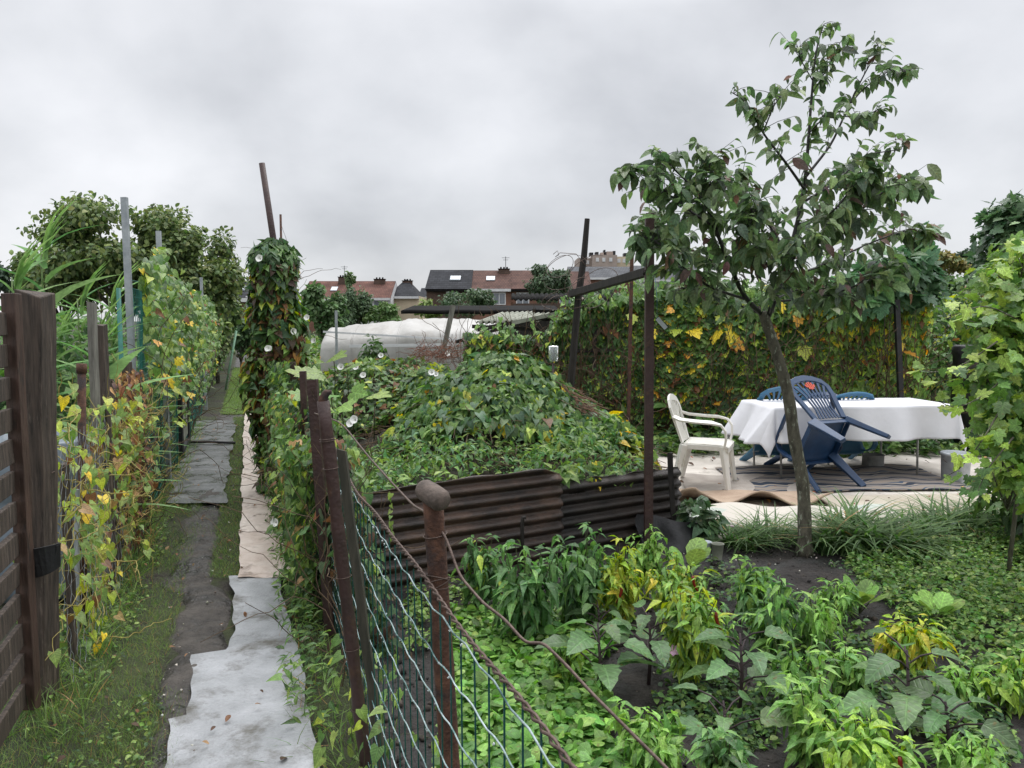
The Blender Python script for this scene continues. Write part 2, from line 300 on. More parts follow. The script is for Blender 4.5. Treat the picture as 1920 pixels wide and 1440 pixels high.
# palettes (own leaf colours)
def pal(P, n, j=.18, W=None, rs=R):
    P = np.array(P, float); W = None if W is None else np.array(W, float) / sum(W)
    i = rs.choice(len(P), n, p=W); c = P[i] * (1 + rs.uniform(-j, j, (n, 1))); c *= 1 + rs.uniform(-j * .4, j * .4, (n, 3)); return np.clip(c, 0, 1)
G1 = (.042, .085, .026); G2 = (.068, .125, .034); G3 = (.105, .17, .042); G4 = (.15, .22, .055); DG = (.028, .055, .022); BG = (.05, .095, .048)
YG = (.25, .30, .04); YE = (.48, .36, .03); OR = (.42, .21, .03); BR = (.13, .06, .025); DB = (.05, .03, .018); TAN = (.30, .19, .08)

# ------------------------------------------------------------------ leaf templates (axis +y, width x, normal z)
def strip_leaf(rows, fold=.18, droop=.25):
    V = []; f = []
    for i, (t, wd, back) in enumerate(rows):
        z = -droop * t * t
        V += [(-wd, t + back, z + fold * wd), (0, t, z), (wd, t + back, z + fold * wd)]
    for i in range(len(rows) - 1):
        a = i * 3; f += [(a, a + 1, a + 4, a + 3), (a + 1, a + 2, a + 5, a + 4)]
    return np.array(V, float), f
T_heart = strip_leaf([(0, .30, -.17), (.12, .42, -.10), (.35, .36, 0), (.65, .19, 0), (1, .01, 0)], .25, .3)
T_lance = strip_leaf([(0, .02, 0), (.15, .12, 0), (.38, .20, 0), (.65, .13, 0), (.85, .05, 0), (1, .004, 0)], .45, .5)
T_oval = strip_leaf([(0, .04, 0), (.2, .26, 0), (.5, .36, 0), (.8, .25, 0), (1, .04, 0)], .3, .4)
T_round = strip_leaf([(0, .05, 0), (.25, .24, 0), (.55, .42, 0), (.85, .36, 0), (1, .14, 0)], -.2, .35)
T_diamond = (np.array([(0, 0, 0), (-.3, .45, .06), (0, 1, -.12), (.3, .45, .06)], float), [(0, 3, 2, 1)])
def fan_leaf(out_, cup=.1, droop=.2):
    V = [(0, .1, 0)]; n = len(out_)
    for a, r in out_:
        a = radians(a); x = sin(a) * r; y = .1 + cos(a) * r; V.append((x, y, -droop * max(y, 0) ** 2 - cup * abs(x) * .6 + (.05 if r > .5 else -.04)))
    return np.array(V, float), [(0, i + 1, i + 2) for i in range(n - 1)]
T_grape = fan_leaf([(170, .28), (145, .42), (118, .40), (95, .58), (72, .42), (58, .52), (42, .66), (28, .46), (14, .72), (0, .9), (-14, .72), (-28, .46), (-42, .66), (-58, .52), (-72, .42), (-95, .58), (-118, .40), (-145, .42), (-170, .28)])
T_egg = strip_leaf([(0, .03, 0), (.08, .22, -.05), (.22, .36, -.02), (.34, .30, .02), (.48, .37, 0), (.62, .25, .02), (.76, .22, 0), (.9, .10, 0), (1, .01, 0)], .22, .4)
def blade(seg=5, bend=.55, wd=.02):
    V = []; f = []
    for i in range(seg + 1):
        t = i / seg; ww = wd * (1 - t ** 1.6) + .0008; V += [(-ww, t * (1 - .25 * bend * t), bend * t * t), (ww, t * (1 - .25 * bend * t), bend * t * t)]
    for i in range(seg): a = 2 * i; f.append((a, a + 1, a + 3, a + 2))
    return np.array(V, float), f
T_blade = blade(4, .5, .016); T_tuft = blade(6, .95, .011); T_reed = strip_leaf([(0, .03, 0), (.12, .055, 0), (.3, .06, 0), (.5, .05, 0), (.7, .034, 0), (.87, .016, 0), (1, .002, 0)], .5, .75)
UP = np.array([0, 0, 1.0])
def hang(mb, tm, P, O, S, col, a=.5, b=.8, c=.45, W=None):
    """leaves at P, outward normals O; a outward, b down, c jitter"""
    n = len(P); P = np.asarray(P); D = nrm(O) * a - UP * b + R.normal(size=(n, 3)) * c
    Nn = nrm(O) * .7 + UP * .75 + R.normal(size=(n, 3)) * .35
    mb.inst(tm, P, D, Nn, S, col, W)
def ellips(c, r, n, shell=.35, nz=None, rough=.18):
    d = nrm(R.normal(size=(n, 3))); k = 1 - shell * R.rand(n) ** 1.6
    k = k * (1 + rough * (nz or nzA)(d * 3 + np.asarray(c), 1.3))
    return np.asarray(c) + d * np.asarray(r) * k[:, None], d
def cull_low(P, O, z=0.02):
    k = P[:, 2] > z; return P[k], O[k]
def flower_mesh():
    mb = MB(); n = 10; V = [(0, 0, 0)]; f = []
    for rr, z in ((.006, .012), (.014, .03), (.034, .045), (.037, .046)):
        for k in range(n):
            a = 2 * pi * k / n; q = 1 + (.06 if k % 2 else -.04) * (z > .04); V.append((cos(a) * rr * q, sin(a) * rr * q, z))
    for k in range(n): f.append((0, 1 + k, 1 + (k + 1) % n))
    for i in range(3):
        for k in range(n): k2 = (k + 1) % n; f.append((1 + i * n + k, 1 + i * n + k2, 1 + (i + 1) * n + k2, 1 + (i + 1) * n + k))
    mb.add(V, f, smooth=True); return mb
_fl = [None]
def flowers(parent, pts, Os, s=1.0):
    import mathutils
    for p, o_ in zip(pts, Os):
        if _fl[0] is None: ob = flower_mesh().build('flower', M['white_flower'], parent, local=True); _fl[0] = ob
        else:
            ob = _fl[0].copy(); C.objects.link(ob); ob.parent = parent
        ob.location = tuple(np.asarray(p) - ORG[parent.name]); ob.rotation_euler = mathutils.Vector(tuple(nrm(o_))).to_track_quat('Z', 'Y').to_euler(); ob.scale = (s * .72 * R.uniform(.8, 1.15),) * 3

# ================================================================== GROUND
mb = MB(); g = np.linspace(-1, 1, 41); gx = np.sign(g) * (np.abs(g) ** 3) * 900
X, Y = np.meshgrid(gx, gx + 10); mb.grid(np.stack([X, Y, X * 0 - .03], 2).transpose(1, 0, 2)[:, ::1]); 
mb.build('ground', M['ground'], kind='structure')
def relief(P, amp, s=6): return amp * (nzA(P, s) * .5 + nzB(P, s * 2.7) * .3 + nzC(P, s * 7) * .2)
def lane(L0, L1, Y0, Y1, nl, ny, amp, z, s=6, taper=0):
    Ys = Y0 + (Y1 - Y0) * np.linspace(0, 1, ny) ** 1.5; P = []
    for y in Ys:
        a = L0(y) if callable(L0) else L0; b = L1(y) if callable(L1) else L1; P.append([PL(a + (b - a) * t, y, 0) for t in np.linspace(0, 1, nl)])
    P = np.array(P); P[..., 2] = z + relief(P, amp, s)
    if taper: P[..., 2] -= taper * np.abs(np.linspace(-1, 1, nl))[None, :] ** 4
    return P.transpose(1, 0, 2)
def edge(P, a, s=9): return a * (math.sin(P * s) * .5 + math.sin(P * s * 2.3 + 1) * .3 + math.sin(P * s * 5.1 + 2) * .2)
MB().grid(lane(lambda y: -.95, lambda y: .45, 1.2, 60, 24, 260, .012, -.008)).build('verge', M['ground'], kind='structure')
MB().grid(lane(lambda y: (-.45 if y < 4.5 else -.58) + edge(y, .06), lambda y: (-.12 if y < 4.7 else (-.24 if y < 13 else .2)) + edge(y + 5, .03), 1.2, 55, 30, 420, .016, .014, 6, .045)).build('path', M['mud'], kind='structure')
# soil bed
def bedgrid():
    ys = 1.0 + 4.65 * np.linspace(0, 1, 150) ** 1.3; P = []
    for y in ys:
        x0 = K * y + .42; x1 = 5.2; P.append([(x0 + (x1 - x0) * t, y, 0) for t in np.linspace(0, 1, 170)])
    P = np.array(P); P[..., 2] = .02 + relief(P, .028, 7); return P.transpose(1, 0, 2)
MB().grid(bedgrid()).build('soil_bed', M['soil'], kind='structure')
# clods and pebbles
T_rock = (np.array([(0, 0, -.5), (.5, .1, 0), (.1, .5, .1), (-.5, 0, -.1), (0, -.5, 0), (0.05, 0, .45)], float), [(0, 2, 1), (0, 3, 2), (0, 4, 3), (0, 1, 4), (5, 1, 2), (5, 2, 3), (5, 3, 4), (5, 4, 1)])
n = 6500; y = 1.8 + 4 * R.rand(n); x = K * y + .5 + R.rand(n) * (4.6 - K * y - .5)
mb = MB(); mb.inst(T_rock, np.stack([x, y, .02 + 0 * x], 1), R.normal(size=(n, 3)), R.normal(size=(n, 3)), .008 + .038 * R.rand(n) ** 3, pal([(.035, .029, .026), (.02, .017, .016), (.065, .052, .042)], n)); mb.build('soil_clods', M['tint_rough'], kind='stuff', label='small dark clods of wet earth strewn over the bed', cat='soil')
n = 420; y = 2.2 + 3.2 * R.rand(n); x = K * y + .6 + R.rand(n) * 4
y2 = 2.4 + 9 * R.rand(180) ** 2; L2 = R.uniform(-.5, -.15, 180)
P = np.concatenate([np.stack([x, y, .035 + 0 * x], 1), np.stack([K * y2 + L2, y2, .022 + 0 * y2], 1)])
mb = MB(); mb.inst(T_rock, P, R.normal(size=(len(P), 3)), R.normal(size=(len(P), 3)), .006 + .014 * R.rand(len(P)) ** 2, pal([(.6, .58, .52), (.3, .27, .22), (.15, .12, .1)], len(P))); mb.build('pebbles', M['tint_rough'], kind='stuff', label='pale small pebbles scattered on dark earth and path', cat='pebbles')

# sheets along the path
P = lane(lambda y: (-.36 if y < 3.0 else (-.28 if y < 3.6 else -.13)) + edge(y, .035, 5), lambda y: .30 - .03 * y + edge(y, .02, 4), 2.0, 4.75, 26, 70, .012, .03, 5)
MB().grid(P).build('woven_sheet', M['silver'], label='muddy silver grey woven plastic sheet lying beside the path in the foreground', cat='sheet')
segs = [4.7, 5.75, 6.9, 8.2, 9.9, 11.6, 13.6]; cols = ['nearest peach pink sheet strip laid on the path edge', 'second pale sheet strip laid along the path', 'third pale sheet strip laid along the path', 'fourth pale sheet strip along the path, beside the slabs', 'fifth pale sheet strip beside the vine column', 'farthest and whitest sheet strip at the path edge']
for i in range(6):
    P = lane(lambda y: -.10 + edge(y, .014, 4) + .010 * (i % 2), lambda y: .24 + edge(y, .02, 4), segs[i], segs[i + 1] + .05, 18, 60, .013, .034 + .004 * (i % 2), 7)
    MB().grid(P).build('sheet_strip', M['pink'], label=cols[i], cat='sheet', group='pale sheet strips along the path')
for i, (a, b, l0, l1) in enumerate([(6.7, 8.3, -.76, -.24), (8.31, 9.9, -.80, -.24), (9.91, 12.3, -.84, -.23)]):
    P = lane(lambda y: l0 + edge(y, .05, 3), lambda y: l1 + edge(y, .035, 4), a, b, 16, 40, .007, .027, 5)
    MB().grid(P).build('paving_slab', M['slab'], label=['cracked wet grey slab at the near end of the paving', 'wet grey slab in the middle of the paving', 'dark wet slab at the far end of the paving'][i], cat='paving slab', group='wet slabs on the path')
MB().tube([PL(-.84, 9.92, .05), PL(-.55, 9.96, .055), PL(-.2, 9.9, .05)], .018, 6).build('rubber_hose', M['black'], label='black hose lying across the wet slabs', cat='hose')
mb = MB(); mb.grid(lane(-.47, lambda y: -.02 + edge(y, .05, 3), 13.2, 24, 10, 40, .02, .03)); mb.build('grass_strip', M['lawn'], kind='structure')

# ================================================================== GRASS
def grass(name, P, h, palc, wts=None, tm=T_blade, lean=.5, wide=1.0, **kw):
    n = len(P); D = UP + R.normal(size=(n, 3)) * np.array([lean, lean, .1]); a = R.uniform(0, 2 * pi, n)
    Nn = np.stack([np.cos(a), np.sin(a), 0 * a], 1); mb = MB(); mb.inst(tm, P, D, Nn, h * R.uniform(.5, 1.2, n), pal(palc, n, .25, wts), W=wide); return mb.build(name, M['grass'], **kw)
def lanepts(n, L0, L1, Y0, Y1, pw=2.0, z=0):
    y = Y0 + (Y1 - Y0) * R.rand(n) ** pw; L = L0 + (L1 - L0) * R.rand(n); return np.stack([K * y + L, y, np.full(n, z)], 1)
GP = [G2, G3, G4, (.16, .20, .05), TAN]
def patchy(P, s=4, t=-.1):
    return P[nzB(P, s) + R.normal(size=len(P)) * .5 > t]
pts = np.concatenate([patchy(lanepts(26000, -1.05, -.42, 2.0, 7, 1.3), 4, -.5), patchy(lanepts(5000, -.95, -.72, 6.5, 13, 1.3)), lanepts(2500, -.60, -.30, 2.0, 3.3, 1), lanepts(9000, -.28, -.09, 4.8, 13, 1.3), lanepts(400, -.5, -.25, 5.7, 6.6, 1),
                      lanepts(2200, .2, .42, 2.3, 9, 1.3)])
grass('grass', pts, .048, GP, [3, 4, 2, 1, .6], kind='stuff', label='short wet grass along both edges of the path', cat='grass')
grass('fence_grass', np.concatenate([lanepts(2600, -.98, -.68, 2.9, 12, 1.2), lanepts(500, .12, .36, 2.6, 7, 1.2)]), .15, [G2, G3, G4, TAN], [3, 4, 2, .8], lean=.9, wide=1.0, kind='stuff', label='longer bending grass at the foot of the fences', cat='grass')
grass('lawn_grass', lanepts(9000, -.5, -.02, 13, 26, 1.0, .03), .06, [G3, G4, (.14, .2, .05)], kind='stuff', label='mown light green grass beside the far path', cat='grass', wide=2.2)
# low weeds at base of left fence
def herb_cover(name, P, size, palc, tm=T_oval, h=.05, w=None, mat='leaf', per=5, **kw):
    n = len(P); q = np.repeat(P, per, 0); a = R.uniform(0, 2 * pi, n * per); rr = R.rand(n * per)
    O = np.stack([np.cos(a), np.sin(a), 0 * a], 1); hh = h * (.4 + R.rand(n)); q = q + O * (size * .25); q[:, 2] += np.repeat(hh, per) * (.3 + .7 * rr)
    D = O + UP * R.uniform(-.25, .7, n * per)[:, None]; Nn = UP + R.normal(size=(n * per, 3)) * .5
    mb = MB(); mb.inst(tm, q, D, Nn, size * R.uniform(.35, 1.3, n * per), pal(palc, n * per, .32, w)); return mb.build(name, M[mat], **kw)
herb_cover('weeds', np.concatenate([patchy(lanepts(1100, -1.0, -.62, 2.2, 6.5, 1.2), 3, .2), lanepts(90, -.6, -.4, 2.2, 3.2, 1)]), .021, [G2, G3, G4, DG], h=.05, per=4, kind='stuff', label='low leafy weeds growing at the foot of the left fence', cat='weeds')
# fallen leaves on path
n = 120; P = lanepts(n, -.8, .3, 2.4, 12, 1.3, .05)
mb = MB(); mb.inst(T_oval, P, R.normal(size=(n, 3)) * [1, 1, .1], UP + R.normal(size=(n, 3)) * .2, .015 + .022 * R.rand(n), pal([BR, (.16, .1, .05), DB, (.15, .08, .04)], n)); mb.build('fallen_leaves', M['dry'], kind='stuff', label='brown fallen leaves and twigs littering the path', cat='leaf litter')

# ================================================================== LEFT SIDE: gate, posts, fences
def plank_post(mb, a, b, w, d, seg=8, j=.006, ragged=0):
    a = np.asarray(a, float); b = np.asarray(b, float); V = []; f = []
    for i in range(seg + 1):
        t = i / seg; c = a + (b - a) * t; jx = R.uniform(-j, j, 2)
        for q, (sx, sy) in enumerate(((-1, -1), (1, -1), (1, 1), (-1, 1))):
            z = R.uniform(-ragged, ragged) if i == seg else 0; V.append(c + np.array([sx * w / 2 + jx[0], sy * d / 2 + jx[1], z]))
    for i in range(seg):
        for k in range(4): k2 = (k + 1) % 4; f.append((i * 4 + k, i * 4 + k2, (i + 1) * 4 + k2, (i + 1) * 4 + k))
    f += [(3, 2, 1, 0), (seg * 4, seg * 4 + 1, seg * 4 + 2, seg * 4 + 3)]; mb.add(V, f)
LF = -.87
t = thing('gate_post', PL(LF, 3.22), 'thick weathered brown timber post with ragged top beside the slatted gate', 'post')
mb = MB(); plank_post(mb, at(78, 1345, 3.22) * [1, 1, 0], at(66, 556, 3.22), .105, .11, 12, .003, .035); mb.build('post', M['wood'], t, bevel=.006)
g = thing('slatted_gate', PL(LF, 2.9), 'dark brown wooden gate with horizontal slats at the left edge', 'gate')
mb = MB(); plank_post(mb, PL(LF - .035, 3.05, .05), PL(LF - .035, 3.05, 1.70), .055, .045, 6, .002, .004); mb.build('stile', M['redwood'], g, bevel=.003)
for i in range(13):
    z = .12 + i * .122; mb = MB(); mb.beam(PL(LF - .075, 1.7, z + R.uniform(-.008, .008)), PL(LF - .06, 3.02, z), .022, .088, j=.003); mb.build('slat', M['wood'], g, bevel=.003)
# rubber loop round the post
lp = thing('rubber_strap', PL(LF + .03, 3.15, .8), 'black curved rubber strap looped round the gate post', 'strap')
c = at(86, 1042, 3.16); a = np.linspace(-.4, 3.5, 17); mb = MB()
mb.sweep([c + np.array([.072 * cos(q), -.01 - .075 * abs(sin(q)) ** .7, .012 * cos(q * 1.3)]) for q in a], [.10 + .02 * sin(q) for q in a], .007, [(-cos(q), sin(q), .12) for q in a]); mb.build('strap', M['black'], lp)
# low wire fence with climbing dry plants
lf = thing('wire_fence', PL(LF, 4.4), 'low chicken wire fence with rusty and wooden posts behind the gate post', 'fence')
mb = MB(); mb.tube([PL(LF - .02, 3.95, 0), at(153, 684, 3.95)], .02, 10); mb.tube([at(153, 700, 3.95), at(153, 682, 3.95)], .025, 10); mb.build('post', M['rust'], lf, label='rusty iron pipe post')
mb = MB(); plank_post(mb, PL(LF, 4.35, 0), at(173, 568, 4.35), .03, .05, 7, .003, .02); mb.build('post', M['greywood'], lf, label='thin grey wooden post')
mb = MB(); plank_post(mb, PL(LF + .02, 4.5, 0), at(186, 612, 4.5), .07, .05, 7, .003, .03); mb.build('post', M['wood'], lf, label='broad dark wooden post')
for (yy, zt, ww) in ((3.55, .95, .03), (4.75, 1.25, .045), (5.15, 1.0, .04), (5.5, 1.3, .05)):
    mb = MB(); plank_post(mb, PL(LF + .02, yy, 0), PL(LF + .02, yy, zt), ww, ww, 5, .003, .01); mb.build('post', M['wood'], lf)
def hexmesh(mb, Y0, Y1, z0, z1, L, cell=.06, r=.0011, bulge=0):
    ny = int((Y1 - Y0) / cell); nz = int((z1 - z0) / cell)
    for i in range(ny):
        yb = Y0 + i * cell; p = []
        for k in range(nz * 2 + 1):
            zz_ = z0 + k * cell * .5; s_ = .5 * cell * (1 if ((k // 1) % 4) in (1, 2) else 0)
            sgn = 1 if i % 2 == 0 else -1
            yy = yb + sgn * s_ + .012 * nzA(np.array([yb, zz_, 0]), 5); p.append(PL(L + .02 * nzB(np.array([yy, zz_, 0]), 3), yy, zz_))
        mb.tube(p, r, 3, cap=False)
mb = MB(); hexmesh(mb, 3.3, 5.6, .03, 1.12, LF + .05, .055, .0012); mb.build('wire_mesh', M['galv'], lf)
mb = MB(); 
for zz_ in (.98, .45): mb.tube([PL(LF + .05, y_, zz_ + .03 * math.sin(y_ * 3)) for y_ in np.linspace(3.2, 5.6, 14)], .0018, 4)
mb.build('tension_wire', M['wire'], lf)
# steel stakes white-ish behind
mb = MB(); mb.beam(PL(LF - .01, 3.75, .0), PL(LF + .02, 3.78, .78), .018, .018); mb.build('stake', M['galv'], lf)

# tall green net fence
tf = thing('net_fence', PL(LF, 7), 'tall green netting fence on galvanised posts along the left of the path', 'fence')
for (px, pt, yy, r_) in ((233, 370, 5.75, .019), (297, 433, 7.6, .019), (377, 520, 14.0, .022)):
    b = at(px, pt, yy); mb = MB(); mb.beam((b[0] + .02, yy, .0), b, .042, .032, up=(0, 1, 0)); mb.build('post', M['galv'], tf)
for (px, pt, yy) in ((222, 540, 5.62), (246, 560, 6.1)):
    b = at(px, pt, yy); mb = MB(); mb.tube([(b[0], yy, 0), b], .016, 8); mb.build('post', M['net'], tf, label='green coated post')
def net(mb, Y0, Y1, z0, ztop, L, cy=.05, cz=.05, r=.0016):
    ys = np.arange(Y0, Y1, cy)
    for y_ in ys:
        zt = ztop(y_); zs = np.arange(z0, zt, .12); mb.tube([PL(L + .03 * nzA(np.array([y_, z_, 1]), 2.2), y_ + .006 * nzC(np.array([y_, z_, 0]), 30), z_) for z_ in zs], r, 3, cap=False)
    for z_ in np.arange(z0, ztop(Y0), cz):
        yy = [y_ for y_ in np.arange(Y0, Y1, .3) if ztop(y_) > z_]
        if len(yy) > 2: mb.tube([PL(L + .03 * nzA(np.array([y_, z_, 1]), 2.2), y_, z_ + .008 * nzB(np.array([y_, z_, 0]), 9)) for y_ in yy], r, 3, cap=False)
mb = MB(); net(mb, 5.6, 15, .02, lambda y_: 1.92 - .035 * (y_ - 5.6), LF + .03, .06, .06, .0028); mb.build('netting', M['net'], tf)
mb = MB(); mb.tube([PL(LF + .0, 5.75, z_) for z_ in (.9, 1.3)], .024, 8); mb.build('wrapping', M['white_paint'], tf, label='pale tape wrapped round the steel post')
# small dark garden gate in net fence
dg = thing('metal_garden_gate', PL(LF + .06, 9.6), 'dark metal framed garden gate set in the green net fence', 'gate')
for nm, a_, b_ in (('frame', (8.9, 0.05), (8.9, 1.75)), ('frame', (9.9, .05), (9.9, 1.5)), ('rail', (8.9, 1.0), (9.9, 1.0)), ('rail', (8.9, .1), (9.9, .1)), ('rail', (8.9, 1.48), (9.9, 1.48))):
    mb = MB(); mb.beam(PL(LF + .08, a_[0], a_[1]), PL(LF + .08, b_[0], b_[1]), .04, .04); mb.build(nm, M['black'], dg)
mb = MB(); mb.beam(PL(LF + .075, 8.93, .55), PL(LF + .075, 9.88, .55), .008, .75); mb.build('panel', M['corrgrey'], dg)

# dried climbing beans on the low fence
def squiggle(mb, p, n, step, d0, curl, r, col=(1, 1, 1)):
    pts = [np.array(p, float)]; d = nrm(np.array(d0, float))
    for i in range(n):
        d = nrm(d + R.normal(size=3) * curl + np.array([0, 0, .04])); pts.append(pts[-1] + d * step)
    mb.tube(pts, np.linspace(r, r * .5, n + 1), 4, col=col, cap=False); return pts
bv = thing('bean_vine', PL(LF + .05, 4.4), 'yellowing twisted bean stems climbing the low wire fence', 'vine')
mb = MB(); lb = MB()
for i in range(190):
    yy = R.uniform(3.35, 5.6); p = PL(LF + .05 + R.uniform(-.04, .07), yy, R.uniform(.05, 1.0)); pts = squiggle(mb, p, 18, .032, (R.uniform(-.3, .3), R.uniform(-.5, .5), 1), .42, .0028)
    q = np.array(pts)[::2]; k = (R.rand(len(q)) < .34) & (q[:, 0] - K * q[:, 1] < LF + .24); q = q[k]; q = q[q[:, 2] < 1.32]
    if len(q): hang(lb, T_heart, q, np.tile([1.0, -.6, 0], (len(q), 1)), R.uniform(.028, .07, len(q)), pal([YG, YE, G4, G3, BR, TAN], len(q), .2, [2.4, .6, 5, 5, .7, .6]))
mb.build('stem', pmat('yellow_stem', (.28, .23, .05), (.4, .33, .1), 20, .6, .1), bv); lb.build('foliage', M['leaf'], bv)
mb = MB(); n = 1500; u = R.rand(n); yy = R.uniform(4.6, 5.75, n) ; z_ = .1 + 1.15 * R.rand(n) ** .7; P = np.stack([K * yy + LF + .04 + R.normal(size=n) * .05, yy, z_], 1)
dv = thing('withered_vine', PL(LF + .05, 5.5), 'withered brown vine hanging on the net fence below the first steel post', 'vine')
P = P[R.rand(n) < .25 + .75 * (yy > 5.1)]; n = len(P)
hang(mb, T_lance, P, np.tile([1.0, -.5, 0], (n, 1)), R.uniform(.03, .08, n), pal([BR, DB, (.2, .1, .05), TAN, (.09, .05, .04)], n, .2), c=.6); mb.build('foliage', M['dry'], dv)
mb = MB()
for i in range(60): squiggle(mb, PL(LF + .05 + R.uniform(-.04, .06), R.uniform(5.0, 5.8), R.uniform(0, .8)), 14, .04, (0, 0, 1), .35, .003)
mb.build('stem', M['dead'], dv)

# climber over the tall net
cv = thing('climbing_vine', PL(LF, 8), 'leafy bean climber with yellow spots covering the tall green net fence', 'vine')
n = 12000; y_ = 6.2 + 15 * R.rand(n) ** 1.7; top = 2.02 - .012 * (y_ - 5.7) + .13 * nzA(np.stack([y_, 0 * y_, 0 * y_], 1), 2.0); z_ = top * (1 - .80 * R.rand(n) ** 1.25)
dens = np.clip((y_ - 6.4) / 3.5, .16, 1) * np.clip((z_ - .75) / .5, .06, 1); k = R.rand(n) < dens; y_, z_ = y_[k], z_[k]; n = len(y_)
P = np.stack([K * y_ + LF + .05 + np.abs(R.normal(size=n)) * .065 * (1 + .6 * nzB(np.stack([y_, z_, z_], 1), 3)), y_, z_], 1)
cc = pal([G1, G2, G3, G4, YG, YE, OR, BR], n, .2, [3, 5, 4, 2, .7, .2, .15, .6]); mb = MB()
hang(mb, T_heart, P, np.tile([1.0, -.55, .1], (n, 1)), R.uniform(.05, .10, n), cc); mb.build('foliage', M['leaf'], cv)
n = 22; y_ = R.uniform(6, 10, n); P = np.stack([K * y_ + LF + .17, y_, R.uniform(.6, 1.9, n)], 1); mb = MB(); hang(mb, T_grape, P, np.tile([1.0, -.6, 0], (n, 1)), R.uniform(.07, .12, n), pal([YE, OR, YG], n, .15, [4, 1, 2])); mb.build('foliage', M['leaf'], cv, label='bright yellow leaves')
mb = MB()
for i in range(70): squiggle(mb, PL(LF + .05, R.uniform(6, 13), R.uniform(0, .5)), 26, .06, (0, 0, 1), .25, .004)
mb.build('stem', M['dead'], cv)

# reeds behind the left fence
def reed(p, h, lean, label, n=17, s=.58):
    t = thing('giant_reed', p, label, 'reed', 'reeds behind the left fence'); p = np.array(p, float)
    top = p + np.array([lean[0], lean[1], h]); ts = np.linspace(0, 1, 9); pts = [p + (top - p) * q + np.array([.03 * sin(q * 5), 0, 0]) for q in ts]
    MB().tube(pts, np.linspace(.013, .005, 9), 6).build('stalk', pmat('reed_stalk', (.10, .17, .05), (.18, .25, .08), 10, .5, 0) if 'rs' not in M else M['rs'], t)
    f = np.linspace(.18, .97, n); q = p + (top - p) * f[:, None]; a = (np.arange(n) % 2) * pi + R.uniform(-.7, .7, n) + .6
    D = np.stack([np.cos(a), np.sin(a) * .8, .75 + f * 1.3], 1); mb = MB(); mb.inst(T_reed, q, D, UP + R.normal(size=(n, 3)) * .15, s * R.uniform(.7, 1.15, n) * (1.05 - .35 * f), pal([(.07, .15, .055), (.10, .19, .065), (.14, .22, .09)], n, .15), W=1.7)
    m = 5; mb.inst(T_blade, np.tile(top, (m, 1)) - [0, 0, .12], UP * 1.0 + R.normal(size=(m, 3)) * .07, np.array([[1, 0, 0.]] * m) * .2, s * R.uniform(.6, .95, m), pal([(.16, .25, .09)], m), W=3.6); mb.build('leaves', M['grass'], t)
M['rs'] = pmat('reed_stalk', (.10, .17, .05), (.18, .25, .08), 10, .5, 0)
rl = [(95, 400, 5.9, 'tallest reed with spear tip rising above the gate post'), (30, 460, 5.6, 'reed with upright tip at the left picture edge'), (140, 500, 6.2, 'broad leaved reed right of the tallest reed'), (200, 500, 6.9, 'arching reed nearest the first steel post'),
      (60, 560, 6.6, 'short reed deep in the clump'), (160, 590, 5.2, 'low reed with upright leaves behind the thin grey post'), (5, 540, 6.4, 'reed cut by the left picture edge'), (120, 570, 7.2, 'rear reed half hidden in the clump'), (205, 560, 7.6, 'rear reed beside the green net')]
for (px, py, yy, lb_) in rl:
    tp = at(px, py + 60, yy); reed((tp[0] + R.uniform(-.05, .1), yy, 0), tp[2], (0, 0), lb_)
# reed-side undergrowth (bush behind low fence)
def bush(name, blobs, n, tm, size, palc, w, label, cat, base=None, mat='leaf', shell=.5, stems=8, group=None, a=.6, b=.5, core=.72, rough=.18):
    bs = [(np.array(c, float), np.array(r, float)) for c, r in blobs]; c0 = bs[0][0]; base = np.array([c0[0], c0[1], 0]) if base is None else np.array(base, float)
    t = thing(name, base, label, cat, group); mb = MB(); vol = np.array([r[0] * r[2] + r[1] * r[2] + r[0] * r[1] for c, r in bs]); vol = vol / vol.sum()
    for (c, r), v in zip(bs, vol):
        m = int(n * v); P, O = ellips(c, r, m, shell, rough=rough); P, O = cull_low(P, O); hang(mb, tm, P, O, size * R.uniform(.6, 1.25, len(P)), pal(palc, len(P), .22, w) * (1 + .18 * nzC(P / size * .15, 1))[:, None].clip(.5, 1.5), a, b)
    mb.build('foliage', M[mat], t)
    mb = MB()
    for (c, r) in bs:
        for i in range(stems):
            e_ = c + nrm(R.normal(size=3)) * r * .8; m_ = (base + e_) / 2 + R.normal(size=3) * .12 * r.min(); mb.tube([base, m_, e_], [.02 * max(r[2], .4), .012 * max(r[2], .4), .004], 5)
    mb.build('branches', M['bark'], t); return t
bush('shrub', [((-3.75, 5.8, .7), (.75, .7, .65)), ((-4.3, 6.9, .8), (.8, .8, .8)), ((-4.2, 7.8, .8), (.5, .8, .9))], 5200, T_heart, .08, [DG, G1, G2, G3], [2, 3, 2, 1], 'dense green shrub filling the space under the reeds', 'shrub')
bl = thing('water_barrel', (-2.75, 4.55, 0), 'grey blue plastic water barrel behind the low wire fence', 'barrel')
MB().lathe((-2.75, 4.55, 0), [(0, .02), (.26, .02), (.28, .1), (.28, .55), (.265, .57), (.285, .6), (.28, .9), (.25, .93), (.24, .86), (0, .86)], 28).build('body', pmat('grey_plastic', (.12, .15, .18), (.2, .24, .28), 3, .4, 0), bl)

# ================================================================== RIGHT FENCE
RF = .39
rf = thing('green_wire_fence', PL(RF, 3), 'leaning green welded wire fence with rusty posts between path and vegetable bed', 'fence')
